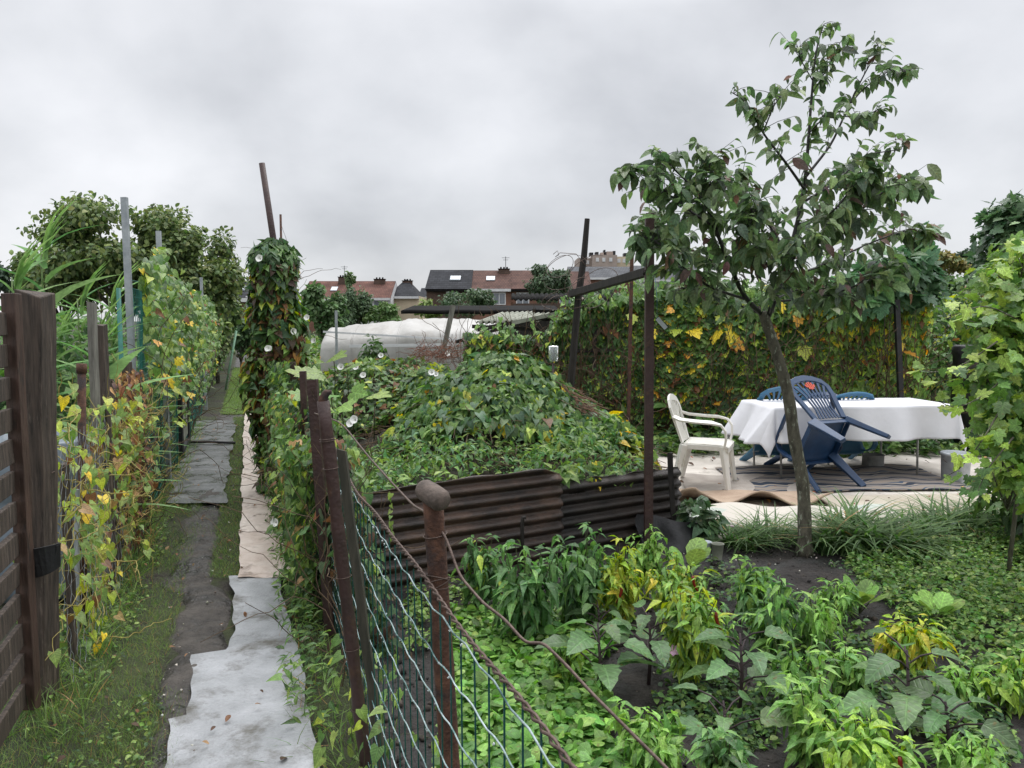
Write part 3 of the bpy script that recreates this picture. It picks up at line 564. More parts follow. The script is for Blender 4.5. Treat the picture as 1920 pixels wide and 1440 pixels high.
# pipe post
pt = at(812, 940, 1.70); pb = PL(RF + .01, 1.72, 0); pb[0] = at(845, 1440, 1.70)[0] + .03
mb = MB(); zs = np.linspace(0, 1, 26); mb.tube([pb + (pt - pb) * q + R.uniform(-.0006, .0006, 3) for q in zs], [.0225 * (1 + R.uniform(-.03, .03)) for q in zs], 18)
post = mb.build('post', M['rust'], rf, label='thick rusty pipe post')
mb = MB(); ca = at(796, 918, 1.70); cbb = at(826, 938, 1.66); mb.tube([ca - (cbb - ca) * .25, ca - (cbb - ca) * .15, ca, (ca + cbb) / 2, cbb, cbb + (cbb - ca) * .16, cbb + (cbb - ca) * .22], [.010, .019, .0235, .025, .0245, .020, .008], 18); mb.build('elbow_cap', pmat('dull_iron', (.07, .055, .045), (.15, .115, .095), 40, .8, .8, 120, bd=.003), post)
for (py_, tilt) in ((1003, .004), (1095, .012)):
    mb = MB()
    for q in range(1 if py_ == 1003 else 3):
        c = pb + (pt - pb) * ((at(820, py_, 1.7)[2]) / pt[2]); a = np.linspace(0, 2 * pi, 20); mb.tube([c + np.array([cos(s_) * .026, sin(s_) * .026, tilt * cos(s_ + q) + .006 * q]) for s_ in a], .0013, 5, cap=False)
    if py_ > 1003: c = at(822, 1097, 1.68); mb.tube([c + np.array([0, -.03, 0]), c + np.array([.02, -.035, .004]), c + np.array([.035, -.03, .012])], .0011, 5)
    mb.build('tie_wire', M['wire'], post)
# angle iron posts
for (x1, y1, x2, y2, yy, ww, nm) in ((606, 752, 690, 1480, 2.62, .052, 'thick rusty post with a bent tip'), (584, 712, 618, 1200, 3.9, .048, 'upright brown angle iron post')):
    a_ = at(x2, y2, yy); b_ = at(x1, y1, yy); a_[2] = 0; a_[1] = yy; mb = MB(); 
    if ww > .05: mb.tube([a_ + (b_ - a_) * q for q in np.linspace(0, 1, 16)], [.022 + .002 * sin(q * 17) for q in range(16)], 14)
    else: mb.beam(a_, b_, ww, .006, up=(0, 1, 0)); mb.beam(a_ + [ww / 2 - .003, .02, 0], b_ + [ww / 2 - .003, .02, 0], .006, .04, up=(0, 1, 0))
    o_ = mb.build('post', M['rustpaint'], rf, label=nm)
    if ww > .05: MB().tube([b_ - [0, 0, .03], b_ + [0, 0, .01], b_ + [.012, 0, .028], b_ + [.028, 0, .032]], [.017, .016, .013, .006], 10).build('bent_tip', M['rust'], o_)
    if ww > .05:
        mb = MB()
        for k_ in (.9, .905, .83, .55, .36, .2):
            c = a_ + (b_ - a_) * k_; a = np.linspace(0, 2 * pi, 16); MB().tube([c + np.array([cos(s_) * .026, sin(s_) * .026, .003 * cos(s_)]) for s_ in a], .0014, 4, cap=False).build('tie_wire', M['wire'], o_)
mb = MB(); plank_post(mb, (at(722, 1440, 2.42)[0], 2.46, 0), at(640, 842, 2.42), .027, .027, 8, .002, .01); mb.build('post', pmat('green_stained_wood', (.03, .03, .02), (.07, .062, .045), 8, .8, .5, 30, (4, 4, .6)), rf, label='thin greenish wooden post')
for yy in (5.4, 6.6, 9.2): 
    mb = MB(); mb.beam(PL(RF, yy, 0), PL(RF - .02, yy, 1.25), .04, .04); mb.build('post', M['rustpaint'], rf)
# mesh
mb = MB(); mh = MB(); ftop = lambda y_: 1.03 + .02 * sin(y_ * 2)
def fL(y_, z_): return RF + .012 * nzA(np.array([y_, z_, 0.]), 2.5) - .03 * z_ * math.exp(-((y_ - 2.7) / 1.0) ** 2)
yv = list(np.arange(.75, 8.5, .075))
for y_ in yv: mb.tube([PL(fL(y_, z_), y_ + .004 * nzB(np.array([y_ * 5, z_, 0.]), 6), z_) for z_ in np.linspace(.02, ftop(y_), 9)], .0019, 5, cap=False)
mb.build('vertical_wires', M['green_wire'], rf)
for k_ in range(10):
    z0_ = 1.0 - k_ * .1; p = []
    for y_ in np.arange(.75, 8.5, .0375): p.append(PL(fL(y_, z0_) - .0035, y_, z0_ + .02 * sin(y_ * 2) + .0045 * sin(y_ * 2 * pi / .15 + k_) + .006 * nzC(np.array([y_, k_ * 1.0, 0]), 4)))
    mh.tube(p, .0019, 5, cap=False)
mh.build('horizontal_wires', M['glint_wire'], rf)
# barbs / drops on wire
n = 260; y_ = .9 + 3.2 * R.rand(n); k_ = R.randint(0, 10, n); z_ = 1.0 - k_ * .1 + .02 * np.sin(y_ * 2) - .004; P = np.array([PL(fL(a, b) - .004, a, b) for a, b in zip(y_, z_)])
md = MB(); md.inst(T_rock, P, UP, np.array([1, 0, 0.]), .0065, (.75, .8, .82)); dm, dt, dp, do = base_mat('water_drop'); dp.inputs['Base Color'].default_value = (.9, .95, 1, 1); dp.inputs['Roughness'].default_value = .05; dp.inputs['Transmission Weight'].default_value = .7
md.build('water_drops', dm, rf, kind='stuff')
# twisted top wire (two strands)
def twist(mb, pts, r, gap, pitch):
    pts = np.asarray(pts, float); L = np.concatenate([[0], np.cumsum(np.linalg.norm(np.diff(pts, axis=0), axis=1))]); n = int(L[-1] / (pitch / 8)); s_ = np.linspace(0, L[-1], n)
    Q = np.stack([np.interp(s_, L, pts[:, i]) for i in range(3)], 1); T = nrm(np.gradient(Q, axis=0)); X = nrm(np.cross(T, UP)); Z = np.cross(X, T)
    for ph in (0, pi): a = s_ * 2 * pi / pitch + ph; mb.tube(Q + gap * (np.cos(a)[:, None] * X + np.sin(a)[:, None] * Z), r, 5, cap=False)
mb = MB(); p = [PL(fL(y_, 1.03) - .006, y_, 1.035 + .02 * sin(y_ * 2) + .012 * nzB(np.array([y_, 0, 0.]), 6)) for y_ in np.arange(.72, 4.0, .04)] + [at(584, 730, 3.88)]
twist(mb, p, .0026, .0034, .07); mb.build('top_wire', M['wire'], rf)
mb = MB(); wp = [(590, 775, 3.4), (640, 792, 3.1), (690, 855, 2.7), (730, 900, 2.4), (775, 948, 2.0), (800, 962, 1.73), (835, 1005, 1.68), (862, 1080, 1.62), (905, 1130, 1.55), (945, 1160, 1.5), (985, 1205, 1.44), (1020, 1206, 1.42), (1060, 1245, 1.38), (1110, 1300, 1.33), (1170, 1360, 1.28), (1260, 1450, 1.2), (1330, 1540, 1.12)]
W_ = np.array([at(*q) for q in wp]); tt = np.linspace(0, len(wp) - 1, 90); W_ = np.stack([np.interp(tt, range(len(wp)), W_[:, i]) for i in range(3)], 1); W_[1:-1] = (W_[:-2] + W_[1:-1] + W_[2:]) / 3
mb.tube(W_, .0031, 7); mb.build('slack_wire', M['wire'], rf)

# ---- vines over the right fence further back
def hedge_strip(n, Y0, Y1, L0, L1, ztop, pw=1.3):
    y_ = Y0 + (Y1 - Y0) * R.rand(n) ** pw; s_ = R.rand(n); zt = ztop(y_); z_ = zt * (1 - R.rand(n) ** 1.4)
    L = np.where(s_ < .7, L0, L1) + (R.normal(size=n) * .05) + .05 * nzA(np.stack([y_, z_, s_ * 0], 1), 4); O = np.where((s_ < .7)[:, None], [[-1.0, -.45, .1]], [[1.0, -.3, .3]])
    return np.stack([K * y_ + L, y_, z_], 1), O
hv = thing('fence_bindweed', PL(RF, 6), 'bindweed and weeds smothering the right fence beside the pale sheet strips', 'vine')
zt_ = lambda y_: (.22 + .75 * np.clip((y_ - 2.8) / 1.6, 0, 1) + .25 * np.clip((y_ - 5) / 2, 0, 1) + .08 * np.sin(y_ * 5))
P, O = hedge_strip(9000, 4.0, 13, RF - .10, RF + .18, zt_, 1.4); k_ = R.rand(len(P)) < .9; P, O = P[k_], O[k_]; P[:, 0] -= np.clip(.5 - P[:, 2], 0, .5) * .08
n = len(P); mb = MB(); hang(mb, T_heart, P, O, R.uniform(.03, .065, n), pal([G1, G2, G3, G4, DG, YG, BR, TAN], n, .2, [3, 5, 3, 1.2, 2, .6, .5, .4])); mb.build('foliage', M['leaf'], hv)
n = 900; P = lanepts(n, RF - .26, RF - .05, 2.9, 9, 1.3); P[:, 2] = R.rand(n) * .25; mb = MB(); hang(mb, T_lance, P, np.tile([-1, -.5, .4], (n, 1)), R.uniform(.03, .06, n), pal([G2, G3, G1], n), a=1, b=.1); mb.build('foliage', M['leaf'], hv, label='narrow weed leaves at the foot of the fence')
mb = MB()
for i in range(110):
    y_ = 3.2 + 7 * R.rand() ** 1.3; squiggle(mb, PL(RF + R.uniform(-.04, .08), y_, R.uniform(0, .3)), 16, .06, (0, 0, 1), .28, .003)
mb.build('stem', M['dead'], hv)
P, O = hedge_strip(3600, 3.6, 12, RF + .06, RF + .12, lambda y_: zt_(y_) * .9, 1.3); mb = MB(); hang(mb, T_heart, P, O, R.uniform(.05, .08, len(P)), pal([DB, BR, (.03, .05, .02), DG, G1], len(P), .2, [2, 1, 3, 3, 3])); mb.build('foliage', M['dry'], hv, label='dead brown inner leaves')
flowers(hv, [at(574, 958, 4.2), at(546, 876, 5.0), at(600, 800, 4.0), at(668, 788, 3.9), at(660, 795, 3.95), at(520, 980, 4.6)], [(-.3, -1, .3)] * 6, .9)
# small vine on near fence foot
nv = thing('young_bindweed', PL(RF - .03, 2.6), 'small fresh bindweed climbing the near fence by the silver sheet', 'vine')
mb = MB(); lb = MB()
for i in range(16):
    p = PL(RF - .02 + R.uniform(-.03, .01), 2.3 + .045 * i, .0); pts = np.array(squiggle(mb, p, 12, .04, (0, 0, 1), .25, .0015)); q = pts[::2]; hang(lb, T_heart, q, np.tile([-1.0, -.8, .2], (len(q), 1)), R.uniform(.03, .06, len(q)), pal([G3, G4, YG, G2], len(q), .2, [3, 3, 1, 2]))
mb.build('stem', M['stem'], nv); lb.build('foliage', M['leaf'], nv)
lv = [PL(RF - .02, y_, .62 - .0 * y_) for y_ in (2.6,)]

# ---- the pillar of vines with leaning poles
YP = 7.2
pp = thing('leaning_pole', PL(RF, YP), 'tall brown pole leaning left out of the top of the vine column', 'pole')
mb = MB(); mb.tube([(at(540, 700, YP)[0], YP, 0), at(534, 640, YP), at(512, 445, YP), at(491, 306, YP)], [.03, .03, .029, .027], 12); mb.build('pole', M['rustpaint'], pp)
pp = thing('thin_stake', at(530, 700, 7.5) * [1, 1, 0], 'thin rusty stake standing behind the leaning pole', 'stake')
mb = MB(); mb.tube([(at(530, 600, 7.5)[0], 7.5, 0), at(526, 402, 7.5)], .011, 8); mb.build('stake', M['rust'], pp)
vp = thing('bindweed_column', (at(525, 700, YP)[0], YP, 0), 'tall column of bindweed with white flowers wrapped round the leaning pole', 'vine')
cen = [(514, 452, 8), (513, 466, 26), (512, 485, 37), (512, 520, 45), (516, 580, 46), (522, 650, 48), (524, 720, 48), (530, 800, 50), (534, 870, 54), (540, 930, 60)]
cp = np.array([at(a, b, YP) for a, b, c in cen]); cw = np.array([c for a, b, c in cen]) * YP / F
def colpts(n, tlo=0, thi=1, k=1.0):
    t_ = (tlo + (thi - tlo) * R.rand(n)) * (len(cen) - 1); C0 = np.stack([np.interp(t_, range(len(cen)), cp[:, i]) for i in range(3)], 1); r_ = np.interp(t_, range(len(cen)), cw) * k; a = R.uniform(0, 2 * pi, n)
    O = np.stack([np.cos(a), np.sin(a), 0 * a], 1); rr = r_ * (1 - .45 * R.rand(n) ** 2) * (1 + .26 * nzA(C0 * 4.5 + O * 1.6, 1)); return C0 + O * rr[:, None], O, t_ / (len(cen) - 1)
P, O, T = colpts(4300); mb = MB(); cg = pal([G1, G2, BG, DG], len(P), .2); cy_ = pal([G2, G3, YG, (.24, .13, .03), (.08, .04, .018), DB, (.17, .11, .05)], len(P), .2, [4, 3, 1.4, .6, 1.8, 1.8, .6]); sel = (R.rand(len(P)) < (.22 + .25 * (T < .95)) * (T > .27)) | ((T > .27) & (nzB(P, 5) > .55)); cc = np.where(sel[:, None], cy_, cg)
hang(mb, T_heart, P, O, R.uniform(.04, .11, len(P)), cc, .5, .8, .5); mb.build('foliage', M['leaf'], vp)
P, O, T = colpts(1500, .32, 1, .8); mb = MB(); hang(mb, T_lance, P, O, R.uniform(.06, .12, len(P)), pal([BR, DB, (.10, .045, .02)], len(P)), .3, 1); mb.build('foliage', M['dry'], vp, label='dead brown leaves in the middle of the column')
mb = MB()
for i in range(50): q = colpts(1, .2, .9, .8)[0][0]; squiggle(mb, q - [0, 0, .3], 12, .05, (0, 0, 1), .25, .003)
mb.build('stem', M['dead'], vp)
P, O, T = colpts(14, .1, 1, 1.05); O[:, 1] = -abs(O[:, 1]); flowers(vp, [at(490, 487, YP - .3), at(508, 655, YP - .35), at(505, 655, YP - .36), at(578, 597, YP - .1), at(590, 640, YP)] + list(P[:6]), [(-.2, -1, .3)] * 5 + list(O[:6]), 1.1)

# big-leaf squash by posts
sq = thing('squash_plant', at(640, 700, 5.6) * [1, 1, 0], 'broad lobed bright green leaves behind the angle iron post', 'plant')
P = np.array([at(625, 668, 6.2), at(600, 700, 6.0), at(650, 690, 6.4), at(660, 735, 5.6), at(620, 740, 5.4), at(575, 700, 6.3), at(570, 740, 6.0), at(640, 760, 5.3), at(700, 740, 5.8)]); mb = MB(); mb.inst(T_grape, P, np.array([[1, -1, .2], [-1, -1, .2], [1, -.5, .4], [1, -1, 0], [-.5, -1, 0], [-1, -.4, .3], [-1, -1, 0], [.6, -1, 0], [1, -.6, .1]]), UP + R.normal(size=(9, 3)) * .2 + [0, -.5, 0], .17, pal([G3, G4, (.10, .22, .05)], 9)); mb.build('leaves', M['leaf'], sq)
mb = MB()
for p in P: MB().tube([p - [.02, -.12, .35], p - [0, -.05, .12], p], .004, 5).build('stem', M['stem'], sq)

# ================================================================== CORRUGATED SHEET + HEAP
cs = thing('corrugated_edging', (0, 4.8, 0), 'long rusty brown corrugated iron sheet edging the weedy heap', 'corrugated sheet')
A_ = np.array([-1.02, 4.28]); B_ = np.array([1.20, 5.62]); dr = nrm(B_ - A_); nrmv = np.array([dr[1], -dr[0]])
def corr(u0, u1, zt, zb, off, name, label, mat, seed):
    nu = 60; nv = 90; P = np.zeros((nu, nv, 3))
    for i in range(nu):
        u = u0 + (u1 - u0) * i / (nu - 1); top = zt(u)
        for j_ in range(nv):
            v = j_ / (nv - 1); z = zb + (top - zb) * v; dd = off + .016 * sin(z / .078 * 2 * pi) + .03 * nzA(np.array([u * 1.2, z * .8, seed]), 1.3) - .03 * v
            xy = A_ + (B_ - A_) * u + nrmv * dd; P[i, j_] = (xy[0], xy[1], z)
    mb = MB(); mb.grid(P); o = mb.build(name, mat, cs, label=label); s = o.modifiers.new('solid', 'SOLIDIFY'); s.thickness = .004
corr(-.0, .60, lambda u: .62 + .03 * min(u / .3, 1) + .004 * sin(u * 40) - (.045 if u > .55 else 0) * ((u - .55) / .05), .0, .0, 'sheet', 'browner left sheet', M['sheetrust'], 1.0)
corr(.52, 1.02, lambda u: .535 + .0 * (u - .6) + .008 * sin(u * 37) + .006 * sin(u * 90), .0, -.018, 'sheet', 'blacker right sheet', pmat('black_rusted_sheet', (.010, .008, .007), (.04, .028, .022), 4, .5, .4, 70, (1, 1, 2), c3=(.06, .045, .036), s3=2.6, t3=(.56, .72)), 5.0)
st = thing('iron_bar_stake', (.05, 4.75, 0), 'short dark stake standing against the corrugated sheet', 'stake'); q = at(980, 970, 4.72)
MB().tube([(q[0], 4.74, 0), q - [.003, 0, .05], q, q + [.02, 0, .0]], .012, 7).build('stake', M['darkwood'], st)
sv = thing('corner_stake', (1.22, 5.55, 0), 'dark leaning wooden stake at the right end of the corrugated sheet', 'stake'); mb = MB(); plank_post(mb, (1.16, 5.5, 0), at(1256, 850, 5.5), .035, .025, 5, .003, .01); mb.build('stake', M['darkwood'], sv)
mb = MB(); pl_ = thing('plastic_offcut', (1.2, 5.35, 0), 'black plastic sheet slumped at the right end of the corrugated sheet', 'sheet')
G_ = np.array([[(1.08 + .35 * a + .02 * sin(b * 6), 5.42 - .04 * sin(a * 7) - .12 * (1 - b), .02 + b * (.2 - .06 * a)) for b in np.linspace(0, 1, 8)] for a in np.linspace(-.6, .8, 14)]); mb.grid(G_); mb.build('sheet', M['black'], pl_)

def hh(x, y):
    x = np.asarray(x, float); y = np.asarray(y, float); b = .46 / (1 + np.exp(-(1.12 - x) / .06))
    g1 = .70 * np.exp(-np.abs((x + .12) / .78) ** 2.4 * (x < -.12) - np.abs((x + .12) / .92) ** 2.2 * (x >= -.12) - ((y - 7.0) / .95) ** 2)
    g2 = .66 * np.exp(-(np.abs(x + 1.35) / .95) ** 3 - ((y - 8.4) / 1.0) ** 2)
    P = np.stack([x, y, 0 * x], -1); return (b * np.clip((9.8 - y) / .8, 0, 1) + g1 + g2) * 1.0 + .05 * nzA(P, 3.5) + .035 * nzB(P, 8)
def yfront(x): t_ = (x - A_[0]) / (B_[0] - A_[0]); return A_[1] + (B_[1] - A_[1]) * t_ + .05
ch = thing('compost_heap', (-.1, 7, 0), 'overgrown compost heap of dead stalks behind the corrugated sheet', 'compost heap')
G_ = []
for i, v in enumerate(np.linspace(0, 1, 80)):
    row = []
    for u in np.linspace(0, 1, 80):
        y = 4.35 + 5.6 * v; x0 = K * y + RF + .12; x = x0 + (1.3 - x0) * u; y = max(y, yfront(x)); row.append((x, y, max(float(hh(x, y)) - .06 + .03 * R.rand(), 0) if y < 9.8 else 0))
    G_.append(row)
mb = MB(); mb.grid(np.array(G_).transpose(1, 0, 2)); mb.build('mound', M['thatch'], ch)
mb = MB(); n = 1800
for i in range(n):
    x = R.uniform(-1.9, 1.1); y = R.uniform(5.6, 9.0); z = float(hh(x, y)); a = R.uniform(0, 6.28); l = R.uniform(.1, .35); p = np.array([x, y, z + .005]); d = np.array([cos(a), sin(a), R.uniform(-.4, .1)]) * l; mb.tube([p, p + d * .5 + [0, 0, .02], p + d], .003, 3, cap=False)
mb.build('dead_stalks', M['dead'], ch)
# straw bundle on the right slope
sb_ = thing('straw_bundle', at(1070, 740, 6.7) * [1, 1, 0], 'strip of reddish brown dead stalks on the right slope of the heap', 'straw')
mb = MB(); a_ = at(1010, 706, 7.1); b_ = at(1125, 785, 6.5)
for i in range(110):
    t0 = R.rand() * .75; d = R.normal(size=3) * [.04, .05, .03]; p = a_ + (b_ - a_) * t0 + d; q = p + (b_ - a_) * R.uniform(.2, .4) + R.normal(size=3) * .03; mb.tube([p, (p + q) / 2 + R.normal(size=3) * .01, q], .0035, 3, cap=False)
mb.build('stalks', pmat('red_brown_straw', (.09, .04, .025), (.2, .11, .065), 12, .85, 0), sb_)
tw = thing('twig_pile', at(825, 655, 8.0) * [1, 1, 0] + [0, 0, 1.3], 'reddish brown pile of twigs on top of the heap', 'twigs'); mb = MB()
for i in range(120):
    p = at(R.uniform(780, 860), R.uniform(648, 672), R.uniform(7.7, 8.2)); squiggle(mb, p, 6, .04, R.normal(size=3) * [1, 1, .25], .4, .003)
mb.build('twigs', pmat('red_twig', (.11, .04, .025), (.22, .09, .05), 12, .8, 0), tw)
# vines over the heap
def onheap(n, fx, fy, keep=None):
    x = fx(n); y = fy(n); z = hh(x, y); e_ = .05; gx_ = (hh(x + e_, y) - hh(x - e_, y)) / (2 * e_); gy_ = (hh(x, y + e_) - hh(x, y - e_)) / (2 * e_); O = nrm(np.stack([-gx_, -gy_, np.ones(n)], 1)); return np.stack([x, y, z], 1), O
hb = thing('heap_bindweed', (0, 6.6, 0), 'large heart leaved bindweed with yellowing leaves over the right mound of the heap', 'vine')
P, O = onheap(7000, lambda n: R.uniform(-.95, 1.16, n), lambda n: 6.1 + 1.7 * R.rand(n) ** 1.1)
k = (nzC(P, 3.2) + R.normal(size=len(P)) * .7 > -.75); P, O = P[k], O[k]; P += O * R.uniform(0, .09, (len(P), 1)); low = np.clip((.95 - P[:, 2]) / .5, 0, 1) * (P[:, 0] > -.6)
cg = pal([G1, G2, G3, BG], len(P), .2, [2, 4, 2, 2]); cy_ = pal([YG, YE, OR, BR, G4], len(P), .2, [4, 2, .6, .8, 2]); s_ = R.rand(len(P)) < .05 + .5 * low * (nzB(P, 4) > -.3); mb = MB()
hang(mb, T_heart, P, O * [1, 1, .4], R.uniform(.06, .115, len(P)), np.where(s_[:, None], cy_, cg), .45, .75, .3); mb.build('foliage', M['leaf'], hb)
flowers(hb, [at(1095, 855, 6.2), at(1065, 880, 6.1), at(810, 700, 6.9)], [(0, -1, .4)] * 3)
hb = thing('heap_creeper', (-1.2, 8, 0), 'finer creeper with white trumpet flowers over the left rear mound of the heap', 'vine')
P, O = onheap(5200, lambda n: R.uniform(-2.05, -.1, n), lambda n: 7.1 + 2.2 * R.rand(n) ** 1.3)
k = (P[:, 0] > K * P[:, 1] + RF) & (nzC(P, 3) + R.normal(size=len(P)) * .6 > -.35); P, O = P[k], O[k]; P += O * R.uniform(0, .08, (len(P), 1)); mb = MB(); hang(mb, T_heart, P, O * [1, 1, .4], R.uniform(.045, .085, len(P)), pal([DG, G1, G2, G3, YG, BR], len(P), .2, [2, 3, 4, 2, 1, .8]), .5, .6, .4); mb.build('foliage', M['leaf'], hb)
flowers(hb, [at(640, 690, 7.6), at(668, 690, 7.5), at(715, 668, 7.8), at(682, 705, 7.3), at(818, 703, 7.5), at(764, 776, 7.0), at(840, 665, 7.9)], [(0, -1, .4)] * 7, 1.1)
hw = thing('nettle_patch', (-.9, 5.6, 0), 'patch of small leaved light green weeds just behind the corrugated sheet', 'weeds')
P, O = onheap(5200, lambda n: R.uniform(-1.6, 1.1, n), lambda n: 4.5 + 1.9 * R.rand(n)); k = (P[:, 1] > yfront(P[:, 0]) + .02) & (P[:, 0] > K * P[:, 1] + RF + .02); P, O = P[k], O[k]; hgt = np.clip(.12 * (1 + nzA(P, 5)), .02, .3); P[:, 2] += hgt * R.rand(len(P)); mb = MB()
hang(mb, T_lance, P, O * [1, 1, .2] + R.normal(size=(len(P), 3)) * .5, R.uniform(.04, .085, len(P)), pal([G2, G3, G4, G1, (.07, .15, .06)], len(P), .2), .9, .1, .3); mb.build('foliage', M['leaf'], hw)
P, O = onheap(1000, lambda n: R.uniform(-1.2, 1.0, n), lambda n: 4.6 + .9 * R.rand(n)); k = (P[:, 1] < yfront(P[:, 0]) + .35) & (P[:, 1] > yfront(P[:, 0])); P = P[k]; mb = MB(); hang(mb, T_heart, P + [0, 0, .05], np.tile([0, -1, .5], (len(P), 1)), R.uniform(.05, .09, len(P)), pal([G3, G2, YG, YE], len(P), .2, [4, 3, 1, .5])); mb.build('foliage', M['leaf'], hw, label='rounder leaves along the sheet edge')
tv = thing('hanging_tendril', at(735, 1000, 4.4) * [1, 1, 0], 'thin bindweed tendril hanging over the corrugated sheet', 'vine'); q = np.array([at(733, y_, 4.33) for y_ in np.linspace(925, 1010, 9)]); MB().tube(q, .0015, 4).build('stem', M['stem'], tv); mb = MB(); hang(mb, T_heart, q, np.tile([.3, -1, .1], (9, 1)), R.uniform(.025, .04, 9), pal([G3, G4], 9)); mb.build('leaves', M['leaf'], tv)

# ================================================================== FRAME POSTS
p1 = at(1218, 400, 5.35); t = thing('square_post', (p1[0], 5.35, 0), 'tall upright rusty square steel post standing before the corrugated sheet', 'post')
mb = MB(); mb.beam((at(1215, 1000, 5.35)[0], 5.33, 0), p1, .058, .05, up=(0, 1, 0)); mb.build('post', M['rustpaint'], t, bevel=.004)
p2 = at(1101, 410, 7.3); t = thing('rough_timber_post', (at(1065, 760, 7.3)[0], 7.3, 0), 'rough leaning timber post at the far end of the beam', 'post')
mb = MB(); mb.tube([(at(1050, 850, 7.3)[0], 7.3, 0), at(1070, 720, 7.3), at(1084, 560, 7.3), at(1095, 480, 7.3), p2], [.04, .036, .033, .03, .024], 7, smooth=False); mb.build('post', M['darkwood'], t)
t = thing('cross_beam', at(1085, 548, 7.25), 'dark sloping beam tied between the timber post and the square steel post', 'beam'); a_ = at(1068, 552, 7.35); b_ = at(1226, 506, 5.3)
mb = MB(); mb.beam(a_, b_, .05, .06); mb.build('beam', M['darkwood'], t, bevel=.004)
for (c, rr) in ((at(1218, 512, 5.35), .045), (at(1088, 548, 7.25), .06)):
    mb = MB()
    for q in range(6):
        a = np.linspace(0, 2 * pi, 14); tl = R.uniform(-.4, .4, 2); mb.tube([c + rr * np.array([cos(s_), sin(s_), tl[0] * cos(s_) + tl[1] * sin(s_)]) for s_ in a], .003, 4, cap=False)
    mb.build('tie_wire', M['darkwood'], t)
t = thing('wire_tangle', at(1080, 545, 7.25), 'tangle of looping loose wire round the beam joint', 'wire'); mb = MB()
for (c, rx, rz, px_) in ((at(1060, 510, 7.2), .20, .16, 0), (at(1105, 520, 7.2), .22, .2, 1), (at(1070, 560, 7.1), .26, .1, 2), (at(1050, 500, 7.2), .12, .10, 3), (at(1120, 540, 7.1), .18, .18, 4), (at(1085, 545, 7.1), .1, .12, 5), (at(1040, 575, 7.2), .10, .1, 6)):
    a = np.linspace(0, R.uniform(4, 6.2), 24) + px_; mb.tube([c + np.array([rx * cos(s_), .05 * sin(2 * s_ + px_), rz * sin(s_ + .4)]) for s_ in a], .0028, 4, cap=False)
mb.tube([at(1037, 477, 7.2), at(1045, 470, 7.2), at(1048, 478, 7.2), at(1041, 482, 7.2), at(1050, 474, 7.2), at(1080, 476, 7.2), at(1100, 500, 7.2)], .0028, 4)
mb.build('wire', M['wire'], t)
t = thing('far_rusty_post', (at(1183, 560, 9.5)[0], 9.5, 0), 'rusty post rising behind the cross beam', 'post'); MB().beam((at(1180, 600, 9.5)[0], 9.5, 0), at(1185, 476, 9.5), .04, .04).build('post', M['rust'], t)
jx = at(1037, 715, 7.0); t = thing('glass_jar', jx * [1, 1, 0] + [0, 0, 1.05], 'upside down clear glass jar on a stake', 'jar'); m_, tt_, p_, o_ = base_mat('clear_glass'); p_.inputs['Base Color'].default_value = (.85, .9, .9, 1); p_.inputs['Roughness'].default_value = .05; p_.inputs['Transmission Weight'].default_value = .85; p_.inputs['IOR'].default_value = 1.3
jt = at(1038, 648, 7.0); jb = at(1038, 676, 7.0); MB().lathe((jt[0], jt[1], 0), [(.0, jt[2]), (.038, jt[2] - .002), (.044, jt[2] - .01), (.044, jb[2] + .02), (.038, jb[2]), (.034, jb[2] - .015), (.031, jb[2]), (.040, jb[2] + .02), (.040, jt[2] - .012), (0, jt[2] - .008)], 24).build('jar', m_, t)
t = thing('jar_stake', (jt[0] - .01, 7, 0), 'thin brown stake holding the upside down jar', 'stake'); MB().tube([(jt[0] - .03, 7, 0), (jt[0], 7, jt[2] - .03)], .011, 7).build('stake', M['rustpaint'], t)
t = thing('hanging_tag', at(1240, 605, 5.3), 'pale metal strip hanging by a blue string from the square post', 'strip'); mb = MB(); mb.tube([at(1228, 510, 5.3), at(1232, 560, 5.25), at(1232, 597, 5.25)], .0016, 4); mb.build('string', M['faded_blue'], t); MB().beam(at(1232, 597, 5.25), at(1249, 616, 5.25), .004, .028, up=(1, 0, 1)).build('strip', M['galv'], t)

# ================================================================== VINE WALL
vw = thing('overgrown_trellis', (2.2, 10, 0), 'dark trellis frame of posts and rails carrying the vines behind the patio', 'trellis')
E0 = np.array([-.5, 10.4]); E1 = np.array([5.0, 9.9])
for u_ in np.linspace(0, 1, 8):
    q = E0 + (E1 - E0) * u_; mb = MB(); mb.beam((q[0], q[1], 0), (q[0], q[1], 1.86 if u_ > .25 else 1.35), .05, .05); mb.build('post', M['darkwood'], vw)
for z_ in (1.86, 1.2): mb = MB(); mb.beam((*(E0 + (E1 - E0) * (.28 if z_ > 1.5 else 0)), z_), (*E1, z_ + .02), .05, .05); mb.build('rail', M['darkwood'], vw)
bp = thing('black_post', (at(1690, 700, 9.3)[0], 9.3, 0), 'black upright post right of the vine wall behind the table', 'post'); MB().beam((at(1697, 760, 9.3)[0], 9.3, 0), at(1681, 562, 9.3), .055, .055).build('post', M['black'], bp)
